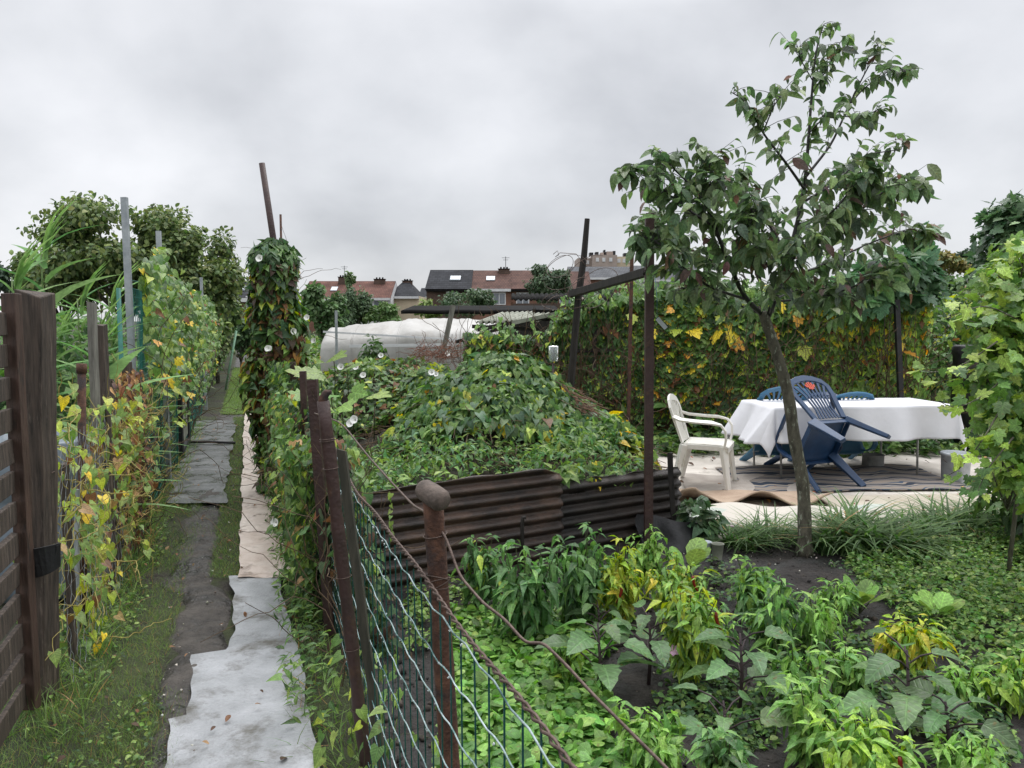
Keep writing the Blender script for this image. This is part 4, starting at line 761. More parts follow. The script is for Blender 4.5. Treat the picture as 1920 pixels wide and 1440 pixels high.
def wall_vine(name, label, u0, u1, n, z0, palc, w, tm=T_heart, size=(.07, .12), off=0, dens=1.0, thick=.3, topj=.24, ztop=1.9, mat='leaf'):
    t = thing(name, (*(E0 + (E1 - E0) * (u0 + u1) / 2), 0), label, 'vine'); palc = [tuple(min(1, q_ * 1.25) for q_ in p_) for p_ in palc]; u = R.uniform(u0, u1, n); tz = ztop - .50 * np.clip((.30 - u) / .14, 0, 1) + topj * .5 * nzA(np.stack([u * 5.5, 0 * u, 0 * u], 1), 3) + topj * .4 * nzB(np.stack([u * 5.5, 0 * u, 0 * u], 1), 9); z = z0 + (tz - z0) * (1 - R.rand(n) ** 1.15)
    xy = E0 + (E1 - E0) * u[:, None]; bul = thick * (.5 + .35 * nzB(np.stack([u * 5.5, z, 0 * z], 1), 3.5)) * (1 - .6 * R.rand(n)) + off
    P = np.stack([xy[:, 0], xy[:, 1] - bul, z], 1); cl = nzC(P, 2.2) > .35; cc = pal(palc, n, .22, w); w2 = np.array(w, float); w2[-3:] *= 2.0; c2 = pal(palc, n, .22, w2); cc = np.where(cl[:, None], c2, cc); mb = MB()
    hang(mb, tm, P, np.tile([-.25, -1, .15], (n, 1)), R.uniform(*size, n), cc, .4, .8, .45); mb.build('foliage', M[mat], t)
    mb = MB(); lb = MB()
    for i in range(int(70 * (u1 - u0) / .4)):
        uu = R.uniform(u0, u1); q = E0 + (E1 - E0) * uu; zz0 = ztop - .5 * min(max((.30 - uu) / .14, 0), 1) - .15; pts = np.array(squiggle(mb, (q[0], q[1] - .1, zz0), 9, .045, (R.uniform(-.6, .6), -.2, 1), .35, .003)); k6 = pts[2:]; hang(lb, tm, k6, np.tile([0, -1, .3], (len(k6), 1)), R.uniform(size[0] * .6, size[1] * .8, len(k6)), pal(palc[1:4], len(k6), .2))
    mb.build('shoots', M['stem'], t); lb.build('foliage', M[mat], t, label='loose leafy shoots rising over the top'); return t
v1 = wall_vine('trellis_bindweed', 'green bindweed covering the left of the vine wall behind the leaning timber post', -.02, .42, 6800, .05, [DG, G1, G2, G3, YG, BR, DB], [3, 3, 3, 1.5, .7, .6, .6], size=(.06, .11))
v2 = wall_vine('trellis_hop', 'yellowing hop vine with brown patches behind the young tree trunk', .36, .80, 7600, .35, [DG, G1, G2, G3, YG, YE, BR, OR], [3, 4, 4, 2, 1.4, .25, .7, .2], T_grape, (.07, .13))
v3 = wall_vine('trellis_creeper', 'thin lighter creeper with yellow leaves at the right end of the vine wall', .76, 1.03, 2600, .2, [G2, G3, G4, YG, YE, BR, OR], [3, 3, 2, 1.5, .4, .6, .12], size=(.06, .11))
for vv, u0, u1 in ((v1, 0, .42), (v2, .38, .8), (v3, .78, 1.02)):
    mb = MB()
    for i in range(int(420 * (u1 - u0))):
        q = E0 + (E1 - E0) * R.uniform(u0, u1); squiggle(mb, (q[0], q[1] - .05, 0), 26, .075, (0, 0, 1), .22, .006)
    mb.build('stem', M['dead'], vv)
# large yellow leaves
n = 20; u = R.uniform(.3, 1, n); xy = E0 + (E1 - E0) * u[:, None]; P = np.stack([xy[:, 0], xy[:, 1] - .33, R.uniform(1.1, 1.9, n)], 1); mb = MB(); hang(mb, T_grape, P, np.tile([0, -1, 0.], (n, 1)), R.uniform(.09, .19, n), pal([YE, OR, YG], n, .12, [4, 2, 3])); mb.build('foliage', M['leaf'], v2, label='bright yellow hop leaves')
for q in ((1322, 612, .2), (1330, 618, .16), (1264, 650, .1), (1410, 665, .1), (1545, 700, .08), (1305, 600, .12)):
    pass
# brownish inner layer
mb = MB(); n = 5200; u = R.rand(n); xy = E0 + (E1 - E0) * u[:, None]; P = np.stack([xy[:, 0], xy[:, 1] + R.uniform(-.05, .2, n), R.uniform(.05, 1, n) * np.where(u < .28, 1.3, 1.75)], 1); hang(mb, T_heart, P, np.tile([0, -1, 0.1], (n, 1)), R.uniform(.07, .12, n), pal([DB, (.03, .045, .018), G1, BR], n, .2, [3, 3, 3, 1]), .3, .9, .3); mb.build('foliage', M['dry'], v1, label='dark dead inner leaves')
# ground plants at the foot
herb_cover('undergrowth', np.stack([R.uniform(1.3, 6.2, 700), R.uniform(8.9, 9.9, 700), np.zeros(700)], 1), .09, [G1, G2, G3, DG], T_heart, .22, per=5, kind='stuff', label='low green undergrowth along the back of the patio', cat='undergrowth')

# ================================================================== PATIO
def pz(x, y): P = np.stack([x, y, 0 * x], -1); return .035 - .05 * np.clip((5.62 + .08 * nzC(P * [1, 0, 1], 3) - y) / .12, 0, 1) + .012 * nzA(P, 2.5) + .006 * nzB(P, 7)
xs = np.linspace(1.22, 9, 110); ys = np.linspace(5.42, 11.5, 90); X, Y = np.meshgrid(xs, ys, indexing='ij'); Y2 = Y - .35 * np.clip((7 - Y), 0, 1) * np.clip((X - 1.2) * .0, 0, 1); MB().grid(np.stack([X, Y2, pz(X, Y)], 2)).build('patio', M['patio'], kind='structure')
def rug(name, cx, cy, w_, d_, rz, mat, label, waves=.01, z=.04, curl=None, thick=.008, cat='rug'):
    a = np.linspace(-.5, .5, 34); G_ = np.zeros((34, 34, 3))
    for i, u in enumerate(a):
        for j_, v in enumerate(a):
            x = u * w_; y = v * d_; X_ = cx + x * cos(rz) - y * sin(rz); Y_ = cy + x * sin(rz) + y * cos(rz); zz_ = z + pz(np.array(X_), np.array(Y_)) - .02 + waves * max(.9 + .7 * float(nzA(np.array([X_, Y_, 3.0]), 6)), 0)
            if curl: zz_ += curl(u, v)
            G_[i, j_] = (X_, Y_, max(zz_, .025))
    o = MB().grid(G_).build(name, mat, label=label, cat=cat); s = o.modifiers.new('solid', 'SOLIDIFY'); s.thickness = thick; s.offset = 1; return o
def stripemat():
    m, t, p, o = base_mat('striped_rug'); tc_ = t.nodes.new('ShaderNodeTexCoord'); s_ = t.nodes.new('ShaderNodeSeparateXYZ'); n_ = t.nodes.new('ShaderNodeTexNoise'); n_.inputs['Scale'].default_value = 2.2; t.links.new(tc_.outputs['Object'], n_.inputs[0]); t.links.new(tc_.outputs['Object'], s_.inputs[0])
    m1 = t.nodes.new('ShaderNodeMath'); m1.operation = 'MULTIPLY_ADD'; m1.inputs[1].default_value = .45; t.links.new(n_.outputs[0], m1.inputs[0]); t.links.new(s_.outputs[1], m1.inputs[2])
    m2 = t.nodes.new('ShaderNodeMath'); m2.operation = 'MULTIPLY'; m2.inputs[1].default_value = 26; t.links.new(m1.outputs[0], m2.inputs[0]); m3 = t.nodes.new('ShaderNodeMath'); m3.operation = 'SINE'; t.links.new(m2.outputs[0], m3.inputs[0]); m4 = t.nodes.new('ShaderNodeMath'); m4.operation = 'MULTIPLY_ADD'; m4.inputs[1].default_value = .5; m4.inputs[2].default_value = .5; t.links.new(m3.outputs[0], m4.inputs[0]); m3 = m4
    r = t.nodes.new('ShaderNodeValToRGB'); t.links.new(m3.outputs[0], r.inputs[0]); r.color_ramp.interpolation = 'CONSTANT'; e_ = r.color_ramp.elements; e_[0].position = 0; e_[0].color = (.25, .21, .175, 1); e_[1].position = .34; e_[1].color = (.045, .075, .12, 1); q = e_.new(.6); q.color = (.33, .28, .23, 1); q = e_.new(.85); q.color = (.02, .03, .05, 1)
    t.links.new(r.outputs[0], p.inputs['Base Color']); p.inputs['Roughness'].default_value = .95; return m
rug('striped_rug', 3.2, 7.65, 2.1, 1.1, .06, stripemat(), 'blue and brown wavy striped rug under the table', .004)
fab = lambda nm, a, b: pmat(nm, a, b, 5, .95, .5, 160)
rug('pale_rug', 2.2, 7.35, 1.15, .85, -.15, fab('pale_rug', (.30, .265, .235), (.40, .36, .32)), 'pale grey beige rug under the white chair', .008, .036)
rug('beige_rug', 2.05, 6.75, 1.25, .55, -.02, fab('beige_rug', (.36, .26, .19), (.46, .35, .26)), 'beige rug with a curled up front edge', .004, .05, lambda u, v: .10 * max(0, (.1 - v)) * (1 + sin(u * 13 + 1)) + .02 * (u + .5 < .1), .014)
def patchmat():
    m, t, p, o = base_mat('patchwork'); tc_ = t.nodes.new('ShaderNodeTexCoord'); v = t.nodes.new('ShaderNodeTexVoronoi'); v.inputs['Scale'].default_value = 2.6; t.links.new(tc_.outputs['Object'], v.inputs[0]); r = t.nodes.new('ShaderNodeValToRGB'); sp = t.nodes.new('ShaderNodeSeparateColor'); t.links.new(v.outputs['Color'], sp.inputs[0]); t.links.new(sp.outputs[0], r.inputs[0])
    e_ = r.color_ramp.elements; r.color_ramp.interpolation = 'CONSTANT'; e_[0].position = 0; e_[0].color = (.56, .52, .46, 1); e_[1].position = .62; e_[1].color = (.46, .50, .45, 1); q = e_.new(.74); q.color = (.56, .53, .44, 1); q = e_.new(.9); q.color = (.42, .34, .37, 1); t.links.new(r.outputs[0], p.inputs['Base Color']); p.inputs['Roughness'].default_value = .9; return m
rug('patchwork_blanket', 2.2, 6.05, 1.8, .72, .0, patchmat(), 'pale patchwork blanket with green and mauve patches in front of the beige rug', .018, .045, None, .012, 'blanket')
rug('cream_sheet', 3.6, 6.55, 1.9, .75, .05, fab('cream_sheet', (.42, .37, .29), (.52, .47, .39)), 'creamy pale sheet lying before the striped rug', .012, .035, None, .006, 'sheet')
n = 90; P = np.stack([R.uniform(1.4, 5.5, n), R.uniform(6.3, 9, n), np.full(n, .06)], 1); mb = MB(); mb.inst(T_oval, P, R.normal(size=(n, 3)) * [1, 1, .1], UP + R.normal(size=(n, 3)) * .3, R.uniform(.03, .07, n), pal([BR, (.22, .08, .05), TAN, DB], n)); mb.build('patio_litter', M['dry'], kind='stuff', label='brown fallen leaves lying on the pale patio', cat='leaf litter')

# ---- chairs
def chair_parts(root, plastic, emblem=False):
    Z = np.array([0, 0, 1.0])
    # legs
    for sx in (-1, 1):
        for sy in (1, -1):
            top = np.array([sx * .215, sy * .195 , .42]); ft = np.array([sx * .27, sy * .26 - (.03 if sy < 0 else 0), 0.0]); mb = MB()
            mb.sweep([ft, ft + (top - ft) * .5, top], [.055, .066, .088], [.034, .042, .052], (sx * .6, sy * 1.0, .1)); mb.build('leg', plastic, root, local=True, bevel=.006)
    # seat
    G_ = np.array([[(u * (.225 + .015 * v), .02 + v * .225, .425 - .018 * (1 - u * u) * (1 - .3 * v) - .03 * max(0, v - .75) * 3) for v in np.linspace(-1, 1, 12)] for u in np.linspace(-1, 1, 12)])
    o = MB().grid(G_).build('seat', plastic, root, local=True); s = o.modifiers.new('solid', 'SOLIDIFY'); s.thickness = .014
    mb = MB()
    for sx in (-1, 1): mb.beam((sx * .225, -.19, .405), (sx * .235, .235, .40), .012, .05)
    mb.beam((-.235, .243, .385), (.235, .243, .385), .012, .055, up=(0, 0, 1)); mb.beam((-.22, -.20, .40), (.22, -.20, .40), .012, .05)
    mb.build('seat_apron', plastic, root, local=True, bevel=.004)
    # backrest frame: arch
    bk = lambda x, h: np.array([x, -.20 - .30 * h - .02 * cos(x * 5), .43 + h * .88])
    arch = [bk(-.17, 0), bk(-.195, .15), bk(-.225, .3), bk(-.225, .40), bk(-.18, .465), bk(-.09, .495), bk(0, .505), bk(.09, .495), bk(.18, .465), bk(.225, .40), bk(.225, .3), bk(.195, .15), bk(.17, 0)]
    mb = MB(); mb.sweep(arch, [.055, .052, .052, .056, .06, .066, .07, .066, .06, .056, .052, .052, .055], .022, (0, 1, .3)); fr = mb.build('back_frame', plastic, root, local=True, bevel=.004)
    mb = MB(); k_ = 7
    for i in range(k_):
        t_ = (i - (k_ - 1) / 2) / ((k_ - 1) / 2); p = [bk(t_ * .115, .0), bk(t_ * .10, .12), bk(t_ * .125, .3), bk(t_ * .19, .485 - .05 * t_ * t_)]; mb.sweep(p, [.022, .016, .018, .026], .009, (0, 1, .3))
    mb.build('back_slats', plastic, root, local=True)
    if emblem:
        mb = MB()
        for i in range(5):
            t_ = (i - 2) / 2.0; p = [bk(t_ * .04, .35 + .03 * t_ * t_) + [0, -.0105, 0], bk(t_ * .052, .445 - .03 * t_ * t_) + [0, -.0105, 0]]; mb.sweep(p, .0165, .003, (0, 1, .3))
        mb.build('emblem', M['emblem'], root, local=True)
    for sx in (-1, 1):
        arm = [(sx * .23, -.30, .70), (sx * .262, -.22, .675), (sx * .275, -.08, .665), (sx * .275, .08, .66), (sx * .272, .175, .64), (sx * .265, .22, .58), (sx * .255, .225, .50), (sx * .24, .21, .41)]
        ups = [(sx * .4, .2, 1)] * 4 + [(0, .5, .8), (0, 1, .2), (0, 1, 0), (0, 1, 0)]; MB().sweep(arm, [.058, .058, .06, .062, .06, .056, .056, .062], .020, ups).build('armrest', plastic, root, local=True, bevel=.004)
def chair(loc, rz, tilt, plastic, label, emblem=False, group=None, sz=.92):
    root = thing('plastic_chair', (0, 0, 0), label, 'chair', group); chair_parts(root, plastic, emblem)
    import mathutils
    Mx = mathutils.Matrix.Translation(loc) @ mathutils.Matrix.Rotation(rz, 4, 'Z') @ mathutils.Matrix.Translation((0, .26 * sz, 0)) @ mathutils.Matrix.Rotation(-tilt, 4, 'X') @ mathutils.Matrix.Translation((0, -.26 * sz, 0)) @ mathutils.Matrix.Scale(sz, 4); root.matrix_world = Mx; return root
c_ = gr(1322, 908); chair((c_[0] - .06, 7.35, .065), radians(-112), 0, M['white_plastic'], 'white plastic armchair standing upright left of the table')
chair((3.12, 6.86, .06), radians(24), radians(63), M['blue_plastic'], 'dark blue plastic armchair tipped forward against the front of the table', True, 'blue plastic chairs round the table', 1.02)
chair((2.83, 8.98, .03), radians(180), radians(72), M['faded_blue'], 'faded blue chair tipped against the table back, partly behind the tree trunk', group='blue plastic chairs round the table', sz=1.0)
chair((3.55, 9.05, .03), radians(184), radians(72), M['faded_blue'], 'faded blue chair tipped against the table back, right of the orange marked one', group='blue plastic chairs round the table')
chair((2.62, 8.0, .05), radians(-60), radians(76), M['blue_plastic'], 'dark blue plastic chair tipped under the left end of the table', group='blue plastic chairs round the table')

# ---- table
TA = radians(7); tc0 = np.array([2.52, 7.52]); ex = np.array([cos(TA), sin(TA)]); ey = np.array([-sin(TA), cos(TA)]); TL, TW, TZ = 1.90, .78, .76
def tp(u, v, z): q = tc0 + ex * u + ey * v; return np.array([q[0], q[1], z])
t = thing('folding_table', tp(TL / 2, TW / 2, 0), 'long table with slim metal legs under the white cloth', 'table')
mb = MB(); mb.box(tp(TL / 2, TW / 2, TZ - .02), (TL - .02, TW - .02, .03), TA); mb.build('tabletop', M['greywood'], t)
for (u, v) in ((.12, .08), (TL - .35, .08), (.12, TW - .08), (TL - .35, TW - .08), (.95, TW - .08)): MB().tube([tp(u, v, .06), tp(u - .02, v, TZ - .04)], .011, 8).build('leg', M['steel'], t)
nu, nv = 120, 70; hng = .36; G_ = np.zeros((nu, nv, 3))
for i in range(nu):
    for j_ in range(nv):
        u = -hng + (TL + 2 * hng) * i / (nu - 1); v = -hng * .95 + (TW + 2 * hng * .95) * j_ / (nv - 1)
        cu = min(max(u, 0), TL); cv_ = min(max(v, 0), TW); du, dv_ = u - cu, v - cv_; d = math.hypot(du, dv_); z = TZ + .002 - d * .97
        if d > 0:
            nx_, ny_ = du / d, dv_ / d; corner = (du != 0 and dv_ != 0); s_par = cu * 1.0 + cv_ * 1.3
            fl = .14 + .17 * sin(s_par * 6.3 + .6) + .08 * sin(s_par * 15 + 1)
            if du < 0 and not corner: fl += .42
            if du > 0 and not corner: fl += .25
            if corner: 
                ang = abs(nx_ * ny_) * 2; fl = (.42 if du < 0 else .30) * abs(nx_) + .12 * abs(ny_) - .10 * ang; 
            cu += nx_ * fl * min(d, .4); cv_ += ny_ * fl * min(d, .4)
        G_[i, j_] = tp(cu, cv_, z + .0015 * sin(u * 17) * (d == 0))
cl = thing('tablecloth', tp(TL / 2, TW / 2, TZ), 'white tablecloth with hanging corners draped over the long table', 'tablecloth'); o = MB().grid(G_).build('cloth', M['cloth'], cl); s = o.modifiers.new('solid', 'SOLIDIFY'); s.thickness = .002; s.offset = 1
q = gr(1636, 886); pz_ = thing('cooking_pot', (q[0], q[1], .05), 'dented steel cooking pot standing behind the blue chair legs', 'pot')
MB().lathe((q[0], q[1], 0), [(0, .055), (.10, .055), (.108, .07), (.108, .19), (.114, .194), (.104, .19), (.10, .075), (0, .07)], 26).build('body', M['steel'], pz_)
q = gr(1790, 912); bk_ = thing('paint_bucket', (q[0], q[1], .04), 'grey metal bucket without lid partly hidden by grape leaves', 'bucket')
MB().lathe((q[0], q[1], 0), [(0, .035), (.115, .035), (.12, .06), (.13, .30), (.138, .305), (.138, .33), (.128, .335), (.118, .06), (0, .05)], 26).build('body', M['galv'], bk_)
a = np.linspace(0, pi, 12); MB().tube([(q[0] + .135 * cos(s_), q[1] - .02 - .06 * sin(s_), .27 - .05 * sin(s_)) for s_ in a], .003, 5).build('handle', M['wire'], bk_)
# plastic cups by the bed
for i, (px_, py_) in enumerate(((1322, 1052), (1345, 1056))):
    q = gr(px_, py_); cu_ = thing('plastic_cup', (q[0], q[1], .03), ['clear greenish plastic cup, left of the pair in the bed', 'clear brownish plastic cup, right of the pair in the bed'][i], 'cup', 'plastic cups in the bed'); MB().lathe((q[0], q[1], 0), [(.03, .03), (.04, .13), (.043, .132), (.038, .13), (.028, .035)], 20).build('cup', M['zinc'] if i == 0 else M['corrgrey'], cu_)

# ================================================================== YOUNG TREE
YT = 5.25
tr = thing('young_walnut_tree', (at(1508, 1052, YT)[0], YT, 0), 'young tree with curved grey trunk and dark drooping leaves beside the patio', 'tree')
def pp3(L): return np.array([at(a, b, YT + c) for a, b, c in L])
trunk = pp3([(1508, 1052, 0), (1509, 980, 0), (1506, 900, 0), (1488, 820, 0), (1480, 745, .0), (1462, 680, .0), (1442, 620, .0), (1430, 585, 0)]); trunk[0, 2] = 0
def smooth(P, n):
    t_ = np.linspace(0, len(P) - 1, n); Q = np.stack([np.interp(t_, range(len(P)), P[:, i]) for i in range(3)], 1)
    for _ in range(3): Q[1:-1] = (Q[:-2] + Q[1:-1] * 2 + Q[2:]) / 4
    return Q
mb = MB(); q = smooth(trunk, 30); mb.tube(q, np.interp(np.linspace(0, 1, 30), [0, .06, .2, 1], [.064, .048, .043, .032]) * (1 + .04 * np.sin(np.arange(30) * 1.7)), 14); mb.build('trunk', M['bark'], tr)
limbs = [([(1436, 600, 0), (1455, 560, .0), (1480, 480, .1), (1500, 400, .1), (1512, 330, .1), (1516, 250, .1), (1523, 170, .1), (1528, 90, .1), (1545, 45, .1)], .022),
         ([(1430, 590, 0), (1395, 560, -.1), (1370, 500, -.2), (1345, 440, -.3), (1330, 395, -.3), (1300, 350, -.3), (1255, 310, -.3), (1238, 285, -.3)], .018),
         ([(1330, 400, -.3), (1332, 340, -.25), (1330, 290, -.2)], .008), ([(1345, 430, -.3), (1300, 400, -.4), (1260, 370, -.4), (1215, 330, -.4), (1175, 322, -.4)], .009),
         ([(1512, 330, .1), (1560, 270, .2), (1590, 200, .3), (1625, 130, .3), (1650, 90, .3)], .010), ([(1590, 200, .3), (1620, 165, .3), (1670, 130, .2), (1700, 135, .2)], .005),
         ([(1512, 360, .1), (1470, 300, -.1), (1430, 250, -.2), (1400, 190, -.2), (1370, 172, -.2)], .010), ([(1430, 250, -.2), (1450, 200, -.3), (1470, 170, -.3)], .005),
         ([(1505, 380, .1), (1570, 340, .3), (1620, 290, .4), (1690, 280, .4)], .010), ([(1480, 480, .1), (1560, 430, -.2), (1620, 390, -.3), (1680, 340, -.3), (1745, 352, -.3)], .011),
         ([(1470, 520, .1), (1540, 500, .4), (1620, 460, .5), (1700, 430, .5), (1740, 440, .5)], .010), ([(1450, 565, 0), (1540, 560, -.3), (1620, 530, -.4), (1690, 500, -.4)], .008),
         ([(1395, 560, -.1), (1330, 540, -.3), (1280, 500, -.4), (1230, 450, -.4), (1190, 440, -.4)], .010), ([(1370, 500, -.2), (1310, 480, .2), (1260, 450, .3), (1220, 400, .3)], .008),
         ([(1480, 480, .1), (1440, 420, .3), (1400, 370, .4), (1380, 330, .4)], .009), ([(1500, 420, .1), (1560, 400, -.4), (1600, 350, -.4), (1640, 325, -.4)], .008),
         ([(1430, 590, 0), (1380, 570, .3), (1320, 550, .4), (1280, 540, .4)], .008), ([(1455, 560, 0), (1500, 540, .5), (1560, 545, .6), (1590, 590, .6)], .007), ([(1440, 590, 0), (1460, 520, -.4), (1500, 470, -.6), (1540, 440, -.6)], .009),
         ([(1460, 540, 0), (1430, 480, -.4), (1400, 440, -.5), (1420, 380, -.5)], .008), ([(1516, 250, .1), (1550, 215, 0), (1600, 220, 0), (1640, 210, 0)], .005), ([(1523, 150, .1), (1500, 110, .1), (1498, 90, .1)], .004), ([(1520, 180, .1), (1550, 130, .1), (1575, 80, .1)], .004)]
bm_ = MB(); tips = []
T_wal = strip_leaf([(0, .02, 0), (.12, .14, 0), (.35, .26, 0), (.62, .27, 0), (.86, .14, 0), (1, .01, 0)], .35, .55)
WP = [(.055, .09, .038), (.08, .12, .055), (.10, .15, .065), (.04, .06, .035), (.12, .175, .07), (.075, .045, .04), (.12, .07, .055)]
lmb = MB()
for L, r0 in limbs:
    Q = smooth(pp3(L), 22); bm_.tube(Q, np.linspace(r0, .0028, 22), 7)
    m = len(Q); dens = 6 if r0 > .012 else 4
    for i in range(4, m, 1):
        for rep in range((1 if i < m - 2 else 2) + (1 if Q[i][2] < 2.75 else 0) + (1 if Q[i][2] < 2.45 and R.rand() < .8 else 0)):
            if R.rand() < (.33 if Q[i][2] > 2.6 else .2): continue
            d = nrm(R.normal(size=3) * [1, 1, .6] + (Q[i] - Q[i - 2]) * 4 + [0, 0, .3]); ln = R.uniform(.07, .22) * (1 if i < m - 3 else .6)
            tw_ = np.array([Q[i], Q[i] + d * ln * .5 + [0, 0, .01], Q[i] + d * ln]); bm_.tube(tw_, [.0025, .002, .0012], 4, cap=False)
            nl = R.randint(3, 7); f_ = np.linspace(.25, 1, nl); pos = Q[i] + d * ln * f_[:, None]; side = np.where(np.arange(nl) % 2, 1, -1)[:, None] * nrm(np.cross(d, UP)); D = side * .75 + d * .6 - UP * R.uniform(.0, 1.3, (nl, 1)) + R.normal(size=(nl, 3)) * .3
            hgt = Q[i][2]; sz = (.045 + .075 * R.rand(nl) ** 1.2) * (1.0 if hgt < 2.7 else .86); wts = [3, 4, 4, 2.5, 1.5, .5, .4] if hgt < 2.6 else [3, 4, 4, 1.5, 3, .15, .15]
            lmb.inst(T_wal, pos, D, UP + R.normal(size=(nl, 3)) * .4, sz, pal(WP, nl, .3, wts))
# drooping big leaves lower crown
bm_.build('branches', pmat('dark_bark', (.014, .012, .012), (.05, .045, .045), 25, .6, .4, 60), tr); lmb.build('foliage', M['leaf'], tr)

# fig tree behind
bush('fig_tree', [(at(1680, 505, 9.5), (.40, .4, .20)), (at(1715, 500, 9.8), (.22, .3, .25)), (at(1610, 555, 9.6), (.5, .4, .2)), (at(1735, 450, 9.8), (.07, .1, .16)), (at(1690, 545, 9.8), (.45, .4, .22))], 900, T_grape, .16, [(.045, .095, .045), (.06, .12, .05), (.04, .08, .04)], None, 'blue green fig tree with lobed leaves behind the young tree', 'tree', base=(5.0, 10.6, 0), a=.6, b=.4)
bush('hedge_bush', [((6.0, 11.5, .9), (1.1, .8, 1.0)), ((7.2, 12, 1.0), (1.2, .9, 1.1)), ((8.3, 13, 1.0), (1.3, 1, 1.3)), ((5.2, 11.2, .8), (.7, .5, .8))], 9000, T_heart, .10, [DG, G1, G2, G3, YG, BR], [3, 3, 3, 2, .6, .4], 'thick hedge at the back right beyond the patio', 'hedge', shell=.5)
bush('yellow_shrub', [((3.9, 11.8, .8), (1.0, .5, .8)), ((2.6, 12.0, .8), (1.0, .5, .8)), ((5.2, 12.6, .9), (1.0, .6, .9))], 5000, T_heart, .10, [G2, G3, G4, YG, YE, BR], [3, 3, 2, 1.5, .4, .7], 'yellow green shrub seen through gaps of the vine wall', 'shrub')

# ================================================================== GRAPEVINE RIGHT
gv = thing('grapevine', (3.0, 4.6, 0), 'bright yellow green grapevine hanging in from the right edge', 'vine')
GVP = [(.13, .21, .045), (.20, .27, .05), (.09, .17, .04), (.25, .34, .07), (.06, .12, .035)]
mb = MB(); gb = MB()
bl_ = [(1905, 480, 4.9, 45, 60), (1900, 550, 4.7, 75, 70), (1860, 610, 4.6, 60, 55), (1895, 680, 4.5, 65, 80), (1850, 720, 4.5, 35, 35), (1895, 780, 4.4, 60, 70), (1905, 890, 4.3, 40, 50), (1940, 600, 4.6, 70, 140), (1940, 800, 4.4, 60, 130), (1915, 620, 4.9, 70, 80)]
for (a_, b_, yy, rx, ry) in bl_:
    c = at(a_, b_, yy); r_ = np.array([rx * yy / F, .28, ry * yy / F]); n = int(230 * rx * ry / 6400); P, O = ellips(c, r_, n, .8, rough=.25); hang(mb, T_grape, P, O + [0, -.5, 0], R.uniform(.04, .095, n), pal(GVP, n, .2, [4, 3, 3, 1.2, 2]), .5, .55, .5)
    for q in P[:8]: gb.tube([(3.0, 4.7, c[2] - .3), c + R.normal(size=3) * .05, q], [.006, .004, .002], 5, cap=False)
canes = [[(1900, 690, 4.3), (1850, 740, 4.25), (1790, 770, 4.2), (1740, 740, 4.2)], [(1910, 600, 4.4), (1850, 570, 4.3), (1800, 585, 4.2), (1770, 600, 4.2)], [(1880, 760, 4.2), (1840, 830, 4.1), (1800, 880, 4.1), (1770, 895, 4.1)], [(1870, 640, 4.3), (1800, 690, 4.2), (1750, 700, 4.2), (1715, 690, 4.2)], [(1900, 820, 4.2), (1850, 880, 4.15), (1830, 930, 4.1)], [(1900, 540, 4.6), (1850, 500, 4.6), (1830, 520, 4.5)]]
for L in canes:
    Q = smooth(np.array([at(*q) for q in L]), 14); gb.tube(Q, np.linspace(.005, .0015, 14), 5); n = len(Q); hang(mb, T_grape, Q + R.normal(size=(n, 3)) * .03, np.tile([-.5, -1, .2], (n, 1)), R.uniform(.04, .09, n), pal(GVP, n, .2), .5, .5, .5)
mb.build('foliage', M['leaf'], gv); gb.build('canes', M['bark'], gv)
mb = MB(); mb.tube([(3.02, 4.7, 0), (3.07, 4.72, .6), (3.03, 4.75, 1.2), (3.12, 4.8, 2.0)], [.014, .012, .011, .010], 8); mb.build('trunk', M['bark'], gv)
bush('dark_undershrub', [(at(1935, 930, 5.3), (.28, .4, .25)), (at(1990, 720, 6.0), (.4, .4, .7))], 1500, T_heart, .09, [DG, G1, G2], None, 'dark shrub in the shade of the grapevine at the right edge', 'shrub')
st_ = thing('black_stovepipe', at(1810, 700, 9.5) * [1, 1, 0], 'thick black pipe standing behind the grapevine', 'pipe'); c = at(1812, 650, 9.5)
MB().lathe((c[0], c[1], 0), [(.0, 0), (.14, 0), (.14, c[2] - .1), (.155, c[2] - .09), (.155, c[2]), (.12, c[2] + .02), (0, c[2] + .02)], 22).build('pipe', M['black'], st_)
tt_ = bush('upper_right_tree', [(at(1905, 400, 11), (.35, .5, .22)), (at(1890, 440, 11), (.35, .5, .28)), (at(1910, 500, 11), (.5, .6, .5)), (at(1860, 500, 11.5), (.25, .4, .18))], 900, T_grape, .15, [(.03, .06, .03), (.05, .09, .04)], None, 'dark leaved tree rising above the grapevine at the right edge', 'tree', base=(7.4, 11.5, 0))

